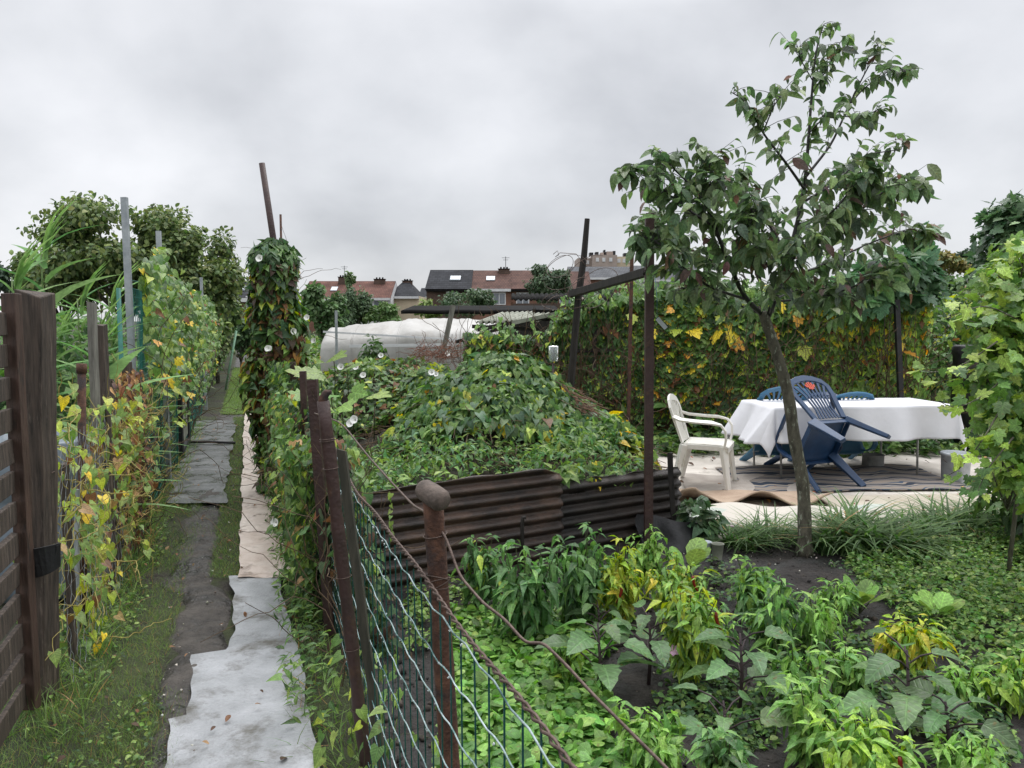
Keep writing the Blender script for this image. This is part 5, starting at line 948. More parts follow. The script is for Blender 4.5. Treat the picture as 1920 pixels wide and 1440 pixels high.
# ================================================================== GARDEN PLANTS
def pepper(px, py, top, wpx, palc, w, label, n=150, size=.085, name='pepper_plant', cat='pepper plant', flat=.55, tm=T_lance, fruits=0, group=None):
    b = gr(px, py, .02); Y = b[1]; ht = max(HC - (top - 600) / F * Y, .12); rw = wpx / 2 * Y / F; t = thing(name, b, label, cat, group); sm = MB(); lm = MB()
    forks = 13; n = int(n * 1.7); size = size * .82; c = np.array([b[0], b[1], 0])
    for i in range(forks):
        a = 2 * pi * i / forks + R.uniform(-.3, .3); rr = rw * R.uniform(.15, .9); e_ = c + [cos(a) * rr, sin(a) * rr * .8, ht * (R.uniform(.6, 1.05) - .12 * rr / rw)]; m_ = c + [cos(a) * rr * .3, sin(a) * rr * .25, ht * .45]; Q = smooth(np.array([c, c + [0, 0, ht * .25], m_, e_]), 9); sm.tube(Q, np.linspace(.006, .0018, 9), 5, cap=False)
        k_ = int(n / forks); f_ = 1 - R.rand(k_) ** 1.5 * .62; id_ = (f_ * 8).astype(int).clip(1, 8); pos = Q[id_] + R.normal(size=(k_, 3)) * [rw * .16, rw * .16, ht * .06]; pos[:, 2] = pos[:, 2].clip(.03); O = pos - (c + [0, 0, ht * .55]); aa = R.uniform(0, 2 * pi, k_); O = nrm(O) + .7 * np.stack([np.cos(aa), np.sin(aa), 0 * aa], 1)
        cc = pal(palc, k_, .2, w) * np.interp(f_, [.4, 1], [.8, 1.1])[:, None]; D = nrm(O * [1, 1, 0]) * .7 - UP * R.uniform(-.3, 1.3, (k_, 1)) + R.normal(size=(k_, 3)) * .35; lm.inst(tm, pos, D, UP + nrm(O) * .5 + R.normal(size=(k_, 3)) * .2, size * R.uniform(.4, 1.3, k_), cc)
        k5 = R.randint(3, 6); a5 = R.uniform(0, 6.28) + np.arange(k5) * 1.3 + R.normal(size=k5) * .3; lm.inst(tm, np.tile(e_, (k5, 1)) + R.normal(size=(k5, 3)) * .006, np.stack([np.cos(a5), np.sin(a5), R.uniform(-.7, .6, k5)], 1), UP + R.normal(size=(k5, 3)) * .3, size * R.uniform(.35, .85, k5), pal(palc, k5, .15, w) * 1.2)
    sm.build('stem', M['stem'], t); lm.build('foliage', M['leaf'], t)
    if fruits:
        for i in range(fruits):
            a = R.uniform(pi, 2 * pi); p = c + np.array([cos(a) * rw * .7, sin(a) * rw * .6, ht * R.uniform(.4, .8)]); x = R.choice([-1, 1]); Q = [p, p - [0, 0, .03], p + [x * .012, 0, -.06], p + [x * .03, 0, -.085]]; MB().tube(smooth(np.array(Q), 8), [.006, .008, .008, .0075, .007, .006, .004, .001], 8).build('pepper', pmat('pepper_skin', (.22, .30, .03), (.30, .36, .04), 8, .25, 0) if i != 3 else M['redpepper'], t)
M['redpepper'] = pmat('red_pepper_skin', (.16, .012, .01), (.22, .02, .012), 8, .25, 0)
PG = [(.045, .10, .03), (.06, .13, .04), (.035, .078, .027), (.095, .18, .05)]; PY = [(.17, .24, .03), (.23, .27, .03), (.11, .19, .035), (.30, .27, .03)]; PB = [(.12, .21, .042), (.155, .25, .055), (.08, .16, .036)]; PM = [(.08, .16, .04), (.12, .22, .05), (.16, .27, .06)]
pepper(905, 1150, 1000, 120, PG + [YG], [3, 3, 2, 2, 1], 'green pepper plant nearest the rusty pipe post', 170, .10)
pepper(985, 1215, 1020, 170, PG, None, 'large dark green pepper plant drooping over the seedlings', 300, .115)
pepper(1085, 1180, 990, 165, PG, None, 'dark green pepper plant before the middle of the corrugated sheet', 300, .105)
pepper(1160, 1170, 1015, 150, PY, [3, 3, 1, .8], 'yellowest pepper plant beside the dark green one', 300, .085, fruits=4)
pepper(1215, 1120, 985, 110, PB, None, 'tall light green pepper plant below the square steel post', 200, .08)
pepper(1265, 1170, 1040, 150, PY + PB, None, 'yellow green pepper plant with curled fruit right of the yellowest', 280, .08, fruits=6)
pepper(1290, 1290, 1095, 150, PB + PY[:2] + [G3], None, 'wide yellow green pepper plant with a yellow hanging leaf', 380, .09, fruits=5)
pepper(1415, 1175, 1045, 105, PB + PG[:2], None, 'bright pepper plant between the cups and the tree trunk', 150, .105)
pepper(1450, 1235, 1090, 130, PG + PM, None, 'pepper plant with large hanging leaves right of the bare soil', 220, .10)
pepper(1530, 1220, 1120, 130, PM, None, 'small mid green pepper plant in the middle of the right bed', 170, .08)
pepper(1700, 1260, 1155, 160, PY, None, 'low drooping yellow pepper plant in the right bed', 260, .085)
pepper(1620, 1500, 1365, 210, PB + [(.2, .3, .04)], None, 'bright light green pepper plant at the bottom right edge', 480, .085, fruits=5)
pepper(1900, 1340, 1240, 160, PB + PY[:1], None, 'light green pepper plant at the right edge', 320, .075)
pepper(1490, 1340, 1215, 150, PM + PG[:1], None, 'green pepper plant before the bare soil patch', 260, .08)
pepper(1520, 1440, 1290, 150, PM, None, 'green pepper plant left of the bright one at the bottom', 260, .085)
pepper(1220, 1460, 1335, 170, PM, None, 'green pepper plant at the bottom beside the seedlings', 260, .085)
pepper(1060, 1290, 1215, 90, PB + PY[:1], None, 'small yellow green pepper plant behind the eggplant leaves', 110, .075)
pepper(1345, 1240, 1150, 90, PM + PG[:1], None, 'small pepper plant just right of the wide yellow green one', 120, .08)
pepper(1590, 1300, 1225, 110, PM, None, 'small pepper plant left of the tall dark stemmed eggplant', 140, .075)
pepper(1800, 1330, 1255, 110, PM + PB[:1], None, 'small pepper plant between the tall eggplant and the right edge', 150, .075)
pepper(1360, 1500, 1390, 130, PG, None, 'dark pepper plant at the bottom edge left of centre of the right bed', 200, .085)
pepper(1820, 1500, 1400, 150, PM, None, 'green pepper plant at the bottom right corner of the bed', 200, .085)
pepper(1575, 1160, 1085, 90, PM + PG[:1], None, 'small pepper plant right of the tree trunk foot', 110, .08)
def eggplant(px, py, top, label, n=11, size=.22, seed=0, flower=False):
    b = gr(px, py, .02); Y = b[1]; ht = max(HC - (top - 600) / F * Y, .15); t = thing('eggplant', b, label, 'eggplant'); sm = MB(); lm = MB(); c = np.array([b[0], b[1], 0])
    sm.tube([c, c + [.01, 0, ht * .5], c + [.0, .01, ht * .92]], [.009, .007, .004], 7)
    for i in range(n):
        f_ = .30 + .62 * i / n; s_ = c + [.005, 0, ht * f_]; a = i * 2.4 + seed; ln = R.uniform(.06, .13) * (1.2 - f_ * .5); e_ = s_ + [cos(a) * ln, sin(a) * ln, ln * .6]; sm.tube([s_, (s_ + e_) / 2 + [0, 0, .01], e_], .0035, 5, cap=False)
        lm.inst(T_egg, [e_], [[cos(a), sin(a), .35 - .5 * R.rand()]], UP + R.normal(size=3) * .25 + [0, -.15, 0], size * .74 * R.uniform(.6, 1.0) * (1.25 - .45 * f_), pal([(.065, .125, .045), (.085, .15, .055), (.055, .10, .04)], 1, .2), W=.95)
    sm.build('stem', pmat('purple_stem', (.03, .018, .022), (.05, .03, .03), 20, .6, 0) if 'ps' not in M else M['ps'], t); lm.build('leaves', M['leaf'], t)
    if flower: MB().inst(T_grape, [c + [.09, -.05, ht * .55]], [[1, -.3, .2]], UP + [0, -1, 0], .045, (.5, .3, .42)).build('flower', M['leaf'], t)
M['ps'] = pmat('purple_stem', (.03, .018, .022), (.05, .03, .03), 20, .6, 0)
eggplant(1120, 1310, 1170, 'large leaved eggplant beside the light green seedlings', 11, .24, 0)
eggplant(1215, 1290, 1150, 'eggplant with a pale pink flower behind the slack wire', 10, .22, 1.5, True)
eggplant(1385, 1345, 1190, 'eggplant with spreading leaves in the middle of the bare soil', 11, .21, .6)
eggplant(1120, 1200, 1140, 'small eggplant under the yellowest pepper plant', 7, .15, 2.2)
eggplant(1695, 1410, 1220, 'tall dark stemmed eggplant at the lower right', 12, .21, .9)
eggplant(1770, 1440, 1330, 'low eggplant in the bottom right corner', 9, .22, 2.0)
eggplant(1355, 1420, 1330, 'small eggplant at the bottom of the bare soil', 7, .17, 1.1)
def chard(px, py, top, label, n=9, size=.13):
    b = gr(px, py, .02); Y = b[1]; ht = HC - (top - 600) / F * Y; t = thing('leaf_beet', b, label, 'chard'); c = np.array([b[0], b[1], .02]); lm = MB(); a = np.arange(n) * 2.4; D = np.stack([np.cos(a) * .42, np.sin(a) * .42, 1 + 0 * a], 1) + R.normal(size=(n, 3)) * .12; lm.inst(T_round, c + D * ht * .3, D, np.stack([-np.cos(a), -np.sin(a), .3 + 0 * a], 1), ht * .62 * R.uniform(.7, 1.1, n), pal([G4, G3, (.15, .27, .06)], n), W=.95); lm.build('leaves', M['leaf'], t)
    sm = MB()
    for d in D: sm.tube([c, c + d * ht * .32], .004, 5, cap=False)
    sm.build('stem', M['stem'], t)
chard(1612, 1150, 1098, 'leafy chard plant in the middle of the right bed'); chard(1755, 1175, 1122, 'light green chard plant above the yellow pepper', 7); chard(1290, 1085, 1015, 'rounded leaf seedling beside the cups', 4)
# ground covers
def bedpts(n, xr, yr):
    px = R.uniform(*xr, n); py = R.uniform(*yr, n); return np.array([gr(a, b, .02) for a, b in zip(px, py)])
P = bedpts(2900, (845, 1260), (1160, 1640)); P = P[(P[:, 0] > K * P[:, 1] + RF + .06)]; k = (P[:, 0] < .12 * P[:, 1] + .10 + .1 * nzA(P, 5)); P = P[k]
herb_cover('salad_seedlings', P, .048, [(.085, .175, .034), (.11, .22, .045), (.06, .13, .03), (.14, .25, .055)], T_round, .075, per=5, kind='stuff', label='dense light green salad seedlings at the fence foot', cat='seedlings')
P = bedpts(420, (760, 1120), (1110, 1230)); P = P[(P[:, 0] > K * P[:, 1] + RF + .06)]; herb_cover('clover_patch', P, .03, [G3, G4, G2], T_oval, .07, per=6, kind='stuff', label='small leaved weeds between the corrugated sheet and the seedlings', cat='weeds')
x = R.uniform(2.0, 5.0, 6500); y = R.uniform(2.7, 5.7, 6500); P = np.stack([x, y, .02 + 0 * x], 1); rr = x - (1.95 + .35 * (5.0 - y).clip(0, 2) * .6); k = (rr + .45 * nzA(P, 2.4) > .28) & (nzB(P, 5) + .9 * rr > -.5); P = P[k]
herb_cover('parsley_bed', P, .029, [G2, G3, G4, (.07, .16, .035)], T_oval, .09, per=8, kind='stuff', label='spreading carpet of small bright green herbs covering the right bed', cat='herbs')
P = bedpts(2200, (1230, 1900), (1060, 1440)); P = P[nzC(P, 4) + .6 * nzA(P, 9) > -.05]; herb_cover('bed_weeds', P, .028, [G2, G3, G1, BG], T_oval, .05, per=6, kind='stuff', label='scattered small weeds on the dark soil between the peppers', cat='weeds')
# long grass tufts along patio edge
tl = [(1385, 1030, .26, 'small grass tuft left of the tree trunk'), (1440, 1020, .28, 'grass tuft just left of the tree trunk'), (1555, 1035, .34, 'grass tuft right of the tree trunk'), (1620, 1035, .40, 'largest arching grass tuft right of the tree trunk'), (1680, 1040, .38, 'arching grass tuft, third right of the trunk'), (1590, 1010, .36, 'rear grass tuft close behind the largest tuft'), (1780, 1000, .34, 'fine dark grass tuft before the bucket'), (1850, 990, .34, 'dark grass tuft under the grapevine'), (1730, 1010, .3, 'grass tuft between the arching and dark tufts')]
for (a_, b_, h_, lb_) in tl:
    q = gr(a_, b_); n = 190; t = thing('grass_tuft', (q[0], q[1], 0), lb_, 'grass tuft', 'grass tufts along the patio edge'); P = np.array([q[0], q[1], .0]) + R.normal(size=(n, 3)) * [.07, .06, 0]; a = R.uniform(0, 2 * pi, n); O = np.stack([np.cos(a), np.sin(a), 0 * a], 1); mb = MB(); mb.inst(T_tuft, P, UP * 1.0 + O * R.uniform(.05, .55, (n, 1)), O, h_ * 1.1 * R.uniform(.6, 1.15, n), pal([(.035, .075, .02), (.055, .11, .03), (.09, .15, .04), TAN], n, .2, [4, 4, 2, .3]), W=2.4); mb.build('blades', M['grass'], t)
herb_cover('bed_edge_weeds', np.stack([R.uniform(2.3, 5, 200), R.uniform(5.35, 5.7, 200), np.zeros(200)], 1), .05, [DG, G1, G2], T_lance, .14, per=6, kind='stuff', label='dark leafy weeds between patio and bed', cat='weeds')
bush('dark_vine_bush', [((1.32, 5.5, .16), (.16, .14, .16))], 160, T_heart, .09, [DG, BG, G1], None, 'dark leafed bindweed at the right end of the corrugated sheet', 'vine')

# ================================================================== MIDDLE DISTANCE
tn = thing('film_tunnel', (-2.6, 15, 0), 'low garden tunnel covered with dirty white plastic film', 'polytunnel')
a0 = at(596, 640, 13.2); xs_ = np.linspace(at(594, 600, 13.2)[0], at(935, 600, 13.4)[0], 44); G_ = np.zeros((44, 26, 3))
for i, x in enumerate(xs_):
    e_ = min(1, (i + .6) / 1.4); top = 1.44 + .17 * min(1, i / 22.) + .007 * sin(i * 1.3) + .006 * sin(i * 2.9)
    for j_, v in enumerate(np.linspace(0, 1, 26)):
        if v < .35: y = 13.2 - .04 * sin(i * .8) * (1 - v / .35) + .015 * sin(i * 2.1 + v * 9); z = (top - .27) * v / .35
        else: q = (v - .35) / .65; y = 13.2 + 2.6 * q; z = top - .27 + .27 * sin(min(q * 3, 1) * pi / 2) - 1.0 * max(0, q - .6) + .008 * sin(i * .9 + q * 5)
        G_[i, j_] = (x + (.12 * (1 - e_)) * (z / 1.5), y, z * (.9 + .1 * e_) + .006 * nzA(np.array([x, y, z]), 4))
o = MB().grid(G_).build('film', M['tarp'], tn); s = o.modifiers.new('solid', 'SOLIDIFY'); s.thickness = .01
for u_ in (.2, .45, .7, .95):
    i = int(u_ * 43); MB().tube(G_[i] - [0, .012, -.006], .014, 6).build('hoop', M['tarp'], tn)
MB().beam(at(606, 622, 13.1), at(935, 655, 13.1) + [0, 0, .12], .03, .03).build('rail', M['white_paint'], tn)
e_ = MB().add([(xs_[0] + .1, 13.2, 0), (xs_[0] + .1, 15.4, 0), (xs_[0] + .14, 15.4, 1.2), (xs_[0] + .14, 14.0, 1.35), (xs_[0] + .14, 13.2, 1.1)], [(0, 1, 2, 3, 4)]).build('end_film', M['tarp'], tn)
t = thing('white_batten', at(750, 648, 12.9), 'horizontal pale wooden batten before the film tunnel', 'batten'); MB().beam(at(655, 649, 12.9), at(852, 646, 12.9), .03, .045).build('batten', M['white_paint'], t)
t = thing('pointed_metal_stake', (at(631, 670, 10)[0], 10, 0), 'galvanised pointed stake before the left of the film tunnel', 'stake'); MB().beam((at(631, 670, 10)[0], 10, 0), at(630, 582, 10), .03, .02).build('stake', M['galv'], t)
t = thing('slanting_plank', (at(825, 700, 9.6)[0], 9.6, 0), 'pale slanting plank rising before the film tunnel', 'plank'); MB().beam((at(790, 760, 9.6)[0], 9.6, 0), at(850, 572, 9.6), .06, .02, up=(0, 1, 0)).build('plank', M['greywood'], t)
bush('small_shrub', [(at(700, 668, 10.5) - [0, 0, .05], (.2, .2, .28))], 260, T_heart, .09, [DG, G1, G2], None, 'small dark shrub before the film tunnel', 'shrub')
# leaning shed roof
sh = thing('shed', (at(900, 600, 17)[0], 17, 0), 'low garden shed with a long black felt roof beyond the film tunnel', 'shed')
x0, x1 = at(752, 585, 17)[0], at(1050, 585, 17)[0]; G_ = np.array([[(x0 + (x1 - x0) * u, 17 + 2.2 * v, 1.63 + .15 * v + .006 * sin(u * 21) * (1 - v) + .10) for v in np.linspace(0, 1, 6)] for u in np.linspace(0, 1, 30)]); o = MB().grid(G_).build('roof', M['felt'], sh); s = o.modifiers.new('solid', 'SOLIDIFY'); s.thickness = .07
MB().box(((x0 + x1) / 2, 18.1, .8), (x1 - x0 - .3, 1.9, 1.6)).build('wall', M['darkwood'], sh)
t = thing('corrugated_roof_sheet', at(960, 600, 11.5), 'mossy pale corrugated roof sheet lying aslant above the vines', 'corrugated sheet')
c0 = at(893, 606, 10.8); c1 = at(1010, 602, 10.8); c2 = at(940, 588, 12.2); nu = 120; G_ = np.array([[c0 + (c1 - c0) * u + (c2 - c0) * v + np.array([0, 0, .022 * sin(u * 2 * pi * 11)]) for v in np.linspace(0, 1, 5)] for u in np.linspace(0, 1, nu)]); o = MB().grid(G_).build('sheet', M['corrgrey'], t); s = o.modifiers.new('solid', 'SOLIDIFY'); s.thickness = .008
for i, (a_, b_, w_, m_, lb_) in enumerate(((at(855, 641, 10.2), at(935, 617, 10.6), .04, 'darkwood', 'dark broken batten sticking out left below the roof sheet'), (at(895, 618, 10.6), at(1150, 572, 10.5), .06, 'darkwood', 'long dark rafter under the mossy roof sheet'), (at(960, 606, 10.5), at(1145, 566, 10.4), .05, 'corrgrey', 'pale grey board along the sloping rafter'), (at(885, 612, 10.6), at(1010, 618, 10.6), .05, 'darkwood', 'short level rafter under the mossy roof sheet'), (at(1000, 590, 12), at(1240, 602, 11.5), .16, 'felt', 'black felt covered board behind the timber post'))):
    t = thing('rafter', (a_ + b_) / 2, lb_, 'beam'); MB().beam(a_, b_, w_, w_).build('beam', M[m_], t)
t = thing('carport', (at(1030, 570, 26)[0], 26, 0), 'open lean-to with thin scalloped roof and wooden rafters before the houses', 'lean-to'); xa, xb = at(960, 565, 26)[0], at(1190, 565, 26)[0]
G_ = np.array([[(xa + (xb - xa) * u, 26 + 2 * v, at(960, 563, 26)[2] + .25 * v + .03 * sin(u * 150)) for v in (0, 1)] for u in np.linspace(0, 1, 150)]); o = MB().grid(G_).build('roof', M['felt'], t); s = o.modifiers.new('solid', 'SOLIDIFY'); s.thickness = .03
for u in (0, .33, .66, 1): x_ = xa + (xb - xa) * u; MB().beam((x_, 26, 0), (x_, 26, at(960, 565, 26)[2] - .03), .08, .08).build('post', M['rust'], t)
MB().beam((xa, 26.0, at(960, 573, 26)[2]), (xb, 26, at(960, 573, 26)[2]), .05, .14).build('rail', M['redwood'], t)
MB().box(((xa + xb) / 2 + .4, 28.3, .95), (xb - xa - 1, .2, 1.9)).build('wall', M['brick'], t)

# ================================================================== HOUSES
def house(px0, px1, ridge, eave, d, roof, wall, label, gable_l=False, windows=(), chims=(), skyl=(), hip=0, depth=9, fascia='white_paint', name='terraced_house', group='terraced houses beyond the gardens', base=0):
    x0 = at(px0, 600, d)[0]; x1 = at(px1, 600, d)[0]; zr = at(960, ridge, d + depth / 2)[2]; ze = at(960, eave, d)[2]; cx = (x0 + x1) / 2
    t = thing(name, (cx, d, 0), label, 'house', group); ym = d + depth / 2; y1 = d + depth
    hl = hip if hip else 0
    mb = MB(); V = [(x0, d, 0), (x1, d, 0), (x1, y1, 0), (x0, y1, 0), (x0, d, ze), (x1, d, ze), (x1, y1, ze), (x0, y1, ze)]; fc = [(0, 1, 5, 4), (1, 2, 6, 5), (2, 3, 7, 6), (3, 0, 4, 7)]
    if not hl: V += [(x0, ym, zr - .1), (x1, ym, zr - .1)]; fc += [(4, 7, 8), (5, 9, 6)]
    mb.add(V, fc); mb.build('wall', M[wall], t)
    o_ = .35; mb = MB(); e = .15; rr = [(x0 - e * (not hl), d - o_, ze - .1), (x1 + e * 0, d - o_, ze - .1), (x1 - hl, ym, zr), (x0 + hl, ym, zr), (x0 - e * (not hl), y1 + o_, ze - .1), (x1, y1 + o_, ze - .1)]
    mb.add(rr, [(0, 1, 2, 3), (3, 2, 5, 4)] + ([(0, 3, 4), (1, 5, 2)] if hl else [])); rf_ = mb.build('roof', M[roof], t); s = rf_.modifiers.new('solid', 'SOLIDIFY'); s.thickness = .12
    MB().box((cx, d - o_ - .08, ze - .2), (x1 - x0, .12, .3)).build('gutter', M[fascia], t)
    for (wx, wy, ww, wh) in windows:
        c = at(wx, wy, d); f_ = MB().box((c[0], d - .03, c[2]), (ww, .1, wh)).build('window', M['white_paint'], t)
        MB().box((c[0] - ww * .23, d - .09, c[2]), (ww * .38, .04, wh * .82)).box((c[0] + ww * .23, d - .09, c[2]), (ww * .38, .04, wh * .82)).build('pane', M['pane'], f_)
    sl = (zr - ze) / (depth / 2 + o_)
    for (sx, sy, ww) in skyl:
        q = at(sx, sy, d + depth * .25); yy = d + depth * .25; zz_ = ze - .1 + (yy - d + o_) * sl; v = nrm(np.array([0, 1, sl])); nn_ = np.array([0, -v[2], v[1]]); c = np.array([q[0], yy, zz_]) + nn_ * .13; MB().box(c, (ww, 1.1, .12), R3=np.stack([[1, 0, 0], v, nn_], 1)).build('skylight', M['zinc'], rf_)
    for (cx_, top_, wd, kind) in chims:
        q = at(cx_, top_, ym - .6); c_ = MB().box((q[0], ym - .6, q[2] - .9), (wd, .7, 1.8)).build('chimney', M['brickdark'], rf_)
        mb = MB()
        for k_ in (-1, 0, 1): mb.tube([(q[0] + k_ * wd * .28, ym - .6, q[2]), (q[0] + k_ * wd * .28, ym - .6, q[2] + .28)], .1, 8)
        mb.box((q[0], ym - .6, q[2] + .03), (wd + .15, .85, .08)); mb.build('chimney_pots', M['felt'], c_)
        if cx_ % 2: MB().tube([(q[0] + .2, ym - .6, q[2]), (q[0] + .2, ym - .6, q[2] + 1.5)], .035, 5).box((q[0] + .2, ym - .6, q[2] + 1.35), (.9, .04, .04)).box((q[0] + .2, ym - .6, q[2] + 1.1), (.6, .04, .04)).build('aerial', M['felt'], c_)
    return t
house(395, 480, 526, 558, 62, 'tiledark', 'brick', 'dark roofed brick house seen left of the vine column', windows=[(476, 572, 1.2, 1.4)], skyl=[(449, 537, 1.1)], depth=7)
house(565, 660, 527, 560, 100, 'tilered', 'brick', 'red roofed house behind the bush right of the vine column', chims=[(643, 520, 1.1, 0)], skyl=[(627, 543, .8)], group='terraced houses beyond the gardens')
house(660, 733, 527, 558, 100, 'tilered', 'white_paint', 'red roofed house with white dormer wall', windows=[(700, 572, 3.0, 1.6)], chims=[(712, 524, 1.4, 0)])
house(724, 786, 524, 555, 103, 'tiledark', 'rendered', 'cream rendered house with a black hipped roof', chims=[(764, 527, 1.3, 0)], hip=2.0)
house(800, 884, 506, 541, 90, 'tiledark', 'brickdark', 'brick end house with black tiled roof and bare gable', windows=[(848, 556, 1.4, 1.2)], skyl=[(854, 524, 1.2)], fascia='felt')
house(884, 958, 507, 541, 90.2, 'tilebrown', 'brick', 'brown roofed terraced house with a skylight', windows=[(936, 560, 1.5, 1.4)], skyl=[(920, 524, 1.0)], chims=[(945, 505, 1.3, 0)])
house(958, 1034, 507, 541, 90.4, 'tilebrown', 'brick', 'brown roofed terraced house with a dark gutter', windows=[(980, 560, 1.5, 1.4)], fascia='felt')
house(1034, 1110, 509, 541, 90.6, 'tilebrown', 'brick', 'brown roofed terraced house behind the wire tangle', windows=[(1060, 560, 1.4, 1.3)], fascia='felt')
house(1068, 1190, 500, 520, 118, 'slate', 'brick', 'long grey roofed row below the apartment block', chims=[(1130, 512, 1.6, 0)], depth=10)
house(1190, 1320, 498, 524, 116, 'slate', 'white_paint', 'grey roofed pale house right of the square steel post', chims=[(1232, 512, 1.2, 0)], windows=[(1240, 540, 2.2, 1.8)], depth=10)
house(786, 806, 540, 556, 140, 'tiledark', 'brickdark', 'small far dark roofed house between the cream house and the end house', depth=8)
ab = thing('apartment_block', (at(1140, 500, 230)[0], 230, 0), 'distant beige apartment block with rooftop chimneys', 'building'); X_ = lambda p: at(p, 500, 230)[0]; Z_ = lambda p: at(960, p, 230)[2]
MB().box(((X_(1112) + X_(1157)) / 2, 236, Z_(478) / 2), (X_(1157) - X_(1112), 12, Z_(478))).build('wall', M['blockwall'], ab)
MB().box(((X_(1157) + X_(1187)) / 2, 238, Z_(480) / 2), (X_(1187) - X_(1157), 12, Z_(480))).build('wall', M['rendered'], ab)
MB().box(((X_(1085) + X_(1112)) / 2, 240, Z_(482) / 2), (X_(1112) - X_(1085), 12, Z_(482))).build('wall', M['blockwall'], ab)
for (a_, b_, c_, d_, m_) in ((1107, 1114, 472, 478, 'black'), (1118, 1124, 471, 478, 'black'), (1128, 1136, 472, 478, 'blockwall'), (1139, 1151, 470, 478, 'blockwall'), (1151, 1156, 469, 478, 'black'), (1172, 1180, 473, 480, 'black'), (1134, 1137, 467, 478, 'black')): MB().box(((X_(a_) + X_(b_)) / 2, 234, Z_((c_ + d_) / 2)), (X_(b_) - X_(a_), 3, Z_(c_) - Z_(d_))).build('rooftop_vent', M[m_], ab)
for (a_, b_) in ((1120, 487), (1132, 487), (1145, 487), (1162, 488), (1172, 488), (1182, 488), (1095, 490), (1104, 490)): MB().box((X_(a_), 229.9 + (2 if a_ > 1157 or a_ < 1112 else 0) + (2 if a_ < 1112 else 0), Z_(b_)), (.9, .2, 1.1)).build('window', M['white_paint'], ab)

# ================================================================== DISTANT TREES
def tree(name, px, top, wpx, d, n, size, palc, label, bot=None, cat='tree', lumps=11, trunk=True, w=None, tall=1.0):
    c = at(px, 600, d)[0]; zt = at(960, top, d)[2]; rw = wpx / 2 * d / F; zb = (at(960, bot, d)[2] if bot else zt * .3); zb = max(zb, .2); hz = (zt - zb) / 2; t = thing(name, (c, d, 0), label, cat); mb = MB(); rs = R
    bl = [((c, d, (zt + zb) / 2 - hz * .15), (rw * .52, rw * .52, hz * .62))]
    for i in range(lumps):
        a = rs.uniform(0, 2 * pi); el = rs.uniform(-.6, 1); bl.append(((c + cos(a) * rw * .68 * cos(el * .9), d + sin(a) * rw * .68, (zt + zb) / 2 + hz * .70 * el), (rw * rs.uniform(.2, .42), rw * rs.uniform(.2, .42), hz * rs.uniform(.2, .38))))
    for (cc_, rr_) in bl:
        m = int(n / (lumps + 1)); P, O = ellips(cc_, rr_, m, .6, rough=.3); P, O = cull_low(P, O, .05); hang(mb, T_oval, P, O, size * R.uniform(.6, 1.3, len(P)), pal(palc, len(P), .25, w), .7, .3, .6)
    mb.build('crown', M['far'], t); mb = MB(); base = np.array([c, d, 0.]); r0 = max(.03, hz * .06)
    mb.tube([base, base + [0, 0, zb], base + [rw * .05, 0, (zb + zt) / 2]], [r0, r0 * .8, r0 * .4], 8)
    for (cc_, rr_) in bl[1:]: mb.tube([base + [0, 0, zb * .9], (base + [0, 0, zb] + np.array(cc_)) / 2, cc_], [r0 * .5, r0 * .35, r0 * .12], 5)
    mb.build('trunk', M['bark'], t)
TG = [(.06, .09, .03), (.08, .12, .038), (.045, .07, .028), (.115, .15, .05)]
tree('walnut_tree', 240, 378, 300, 17, 14000, .10, TG + [(.13, .16, .05)], 'large rounded tree behind the left fence, its left and higher crown', 590, lumps=22)
tree('walnut_tree', 350, 415, 220, 17.5, 11000, .10, TG + [(.13, .16, .05)], 'large tree behind the left fence, its lower right hand neighbour', 620, lumps=16)
tree('bushy_tree', 405, 545, 110, 20, 3500, .13, TG, 'dark bushy tree between the big tree and the far house', 690)
tree('bushy_tree', 450, 590, 50, 26, 1800, .12, [(.03, .06, .025), (.045, .08, .03)], 'dark narrow bush closing the end of the path', 700)
tree('bushy_tree', 120, 450, 160, 19, 3500, .12, TG, 'feathery tree behind the reeds', 600)
tree('bushy_tree', 20, 490, 60, 30, 1200, .14, [(.02, .04, .02)], 'small dark conifer at the left edge beyond the reeds', 560)
tree('bushy_tree', 608, 528, 80, 24, 3200, .14, [(.05, .09, .035), (.07, .12, .045)], 'rounded bush just right of the vine column', 650)
tree('bushy_tree', 662, 525, 70, 30, 3000, .12, [(.05, .08, .04), (.065, .10, .05)], 'bush with a pointed top before the red roofs', 640)
tree('bushy_tree', 656, 508, 22, 30, 350, .12, [(.08, .12, .05)], 'thin pointed treetop before the red roofed house', 540, lumps=3)
tree('bushy_tree', 715, 565, 70, 30, 1500, .13, [(.07, .12, .04), (.09, .14, .05)], 'low light bush before the white dormer wall', 620)
tree('bushy_tree', 875, 538, 110, 38, 2800, .14, [(.045, .075, .04), (.06, .09, .045)], 'grey green bush before the black roofed end house', 600)
tree('bushy_tree', 805, 560, 50, 40, 900, .15, [(.13, .18, .05), (.10, .14, .04)], 'small yellow green bush before the gable', 600)
tree('bushy_tree', 1030, 488, 85, 34, 4200, .12, [(.045, .07, .04), (.06, .09, .05)], 'grey green tree rising before the brown roofs', 585)
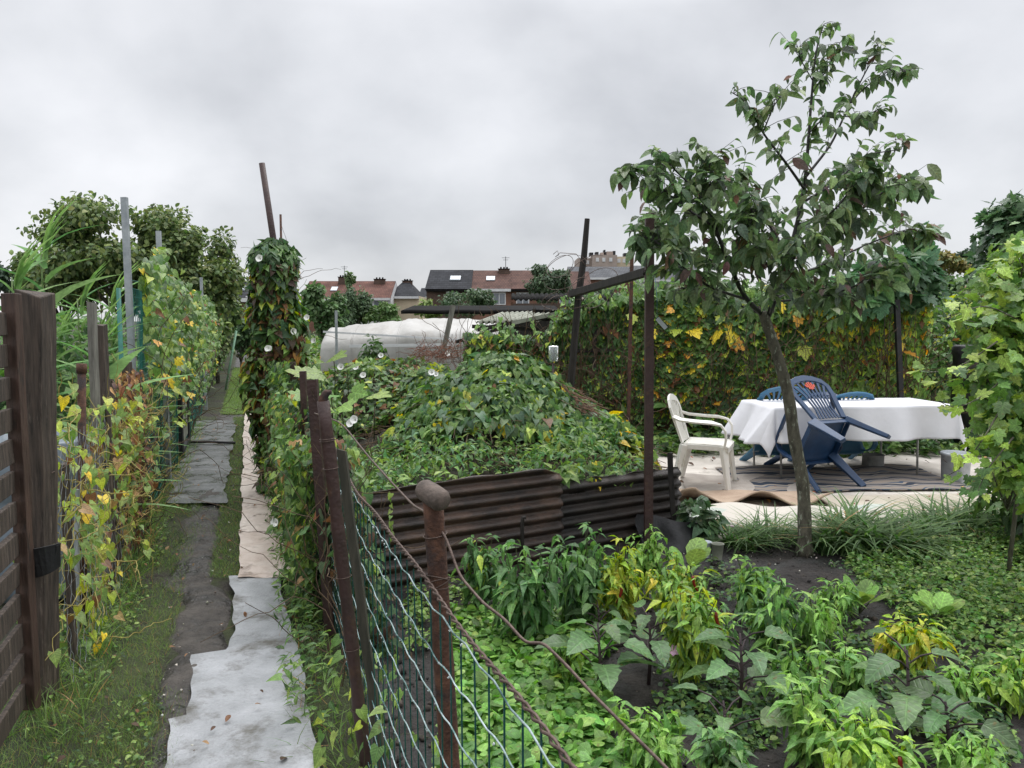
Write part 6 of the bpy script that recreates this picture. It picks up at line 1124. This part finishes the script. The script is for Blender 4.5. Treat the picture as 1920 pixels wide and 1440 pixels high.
tree('bushy_tree', 1130, 530, 50, 34, 900, .13, [(.045, .07, .04), (.06, .09, .05)], 'low tree behind the timber post', 590)
tree('bushy_tree', 1290, 545, 110, 30, 1800, .16, [(.08, .12, .04), (.06, .09, .035)], 'light green bush behind the vine wall', 600)
tree('bushy_tree', 1812, 462, 75, 75, 2600, .3, [(.02, .04, .02), (.03, .055, .025)], 'dark dome shaped tree on the right skyline', 510)
tree('bushy_tree', 1768, 474, 80, 60, 1800, .3, [(.14, .13, .04), (.18, .15, .05), (.09, .11, .04)], 'yellowish autumn tree left of the dark dome tree', 520)
tree('bushy_tree', 1760, 505, 130, 22, 3200, .15, [(.045, .08, .035), (.06, .10, .04)], 'dark green bush below the skyline trees', 640)
tree('bushy_tree', 1450, 560, 160, 25, 2200, .16, TG, 'bush hidden behind the crown of the young tree', 610)
tree('bushy_tree', 1620, 560, 160, 24, 2200, .16, TG, 'bush behind the fig tree', 620)
tree('bushy_tree', 1880, 520, 160, 20, 2500, .15, TG, 'bush behind the upper part of the grapevine', 640)
# low garden growth beyond
n = 9000; y = R.uniform(10, 60, n); x = R.uniform(-.45, .7, n) * y; P = np.stack([x, y, 0 * y], 1); k = (x > K * y + .6) | (x < K * y - 1.3); P = P[k]; P = P[nzA(P, .6) > -.6]
herb_cover('far_plots', P, .28, [G1, G2, G3, (.12, .15, .05)], T_oval, .5, per=5, mat='far', kind='stuff', label='mixed green growth of the allotments further away', cat='vegetation')
P = lanepts(1500, .25, .9, 9, 40, 1.1); herb_cover('path_border', P, .12, [G1, G2, G3, DG], T_heart, .6, per=6, kind='stuff', label='green growth on the right of the far path', cat='vegetation')
P = lanepts(1200, -1.5, -.85, 14, 40, 1.1); herb_cover('path_border', P, .14, [G1, G2, DG], T_heart, 1.2, per=6, kind='stuff', label='green growth on the left of the far path', cat='vegetation')
t = thing('pale_green_pole', PL(-.5, 18), 'light green pole leaning beside the far path', 'pole'); MB().tube([PL(-.55, 18, 0), at(443, 620, 18)], .025, 6).build('pole', pmat('mint_plastic', (.25, .45, .3), (.3, .5, .35), 5, .5, 0), t)
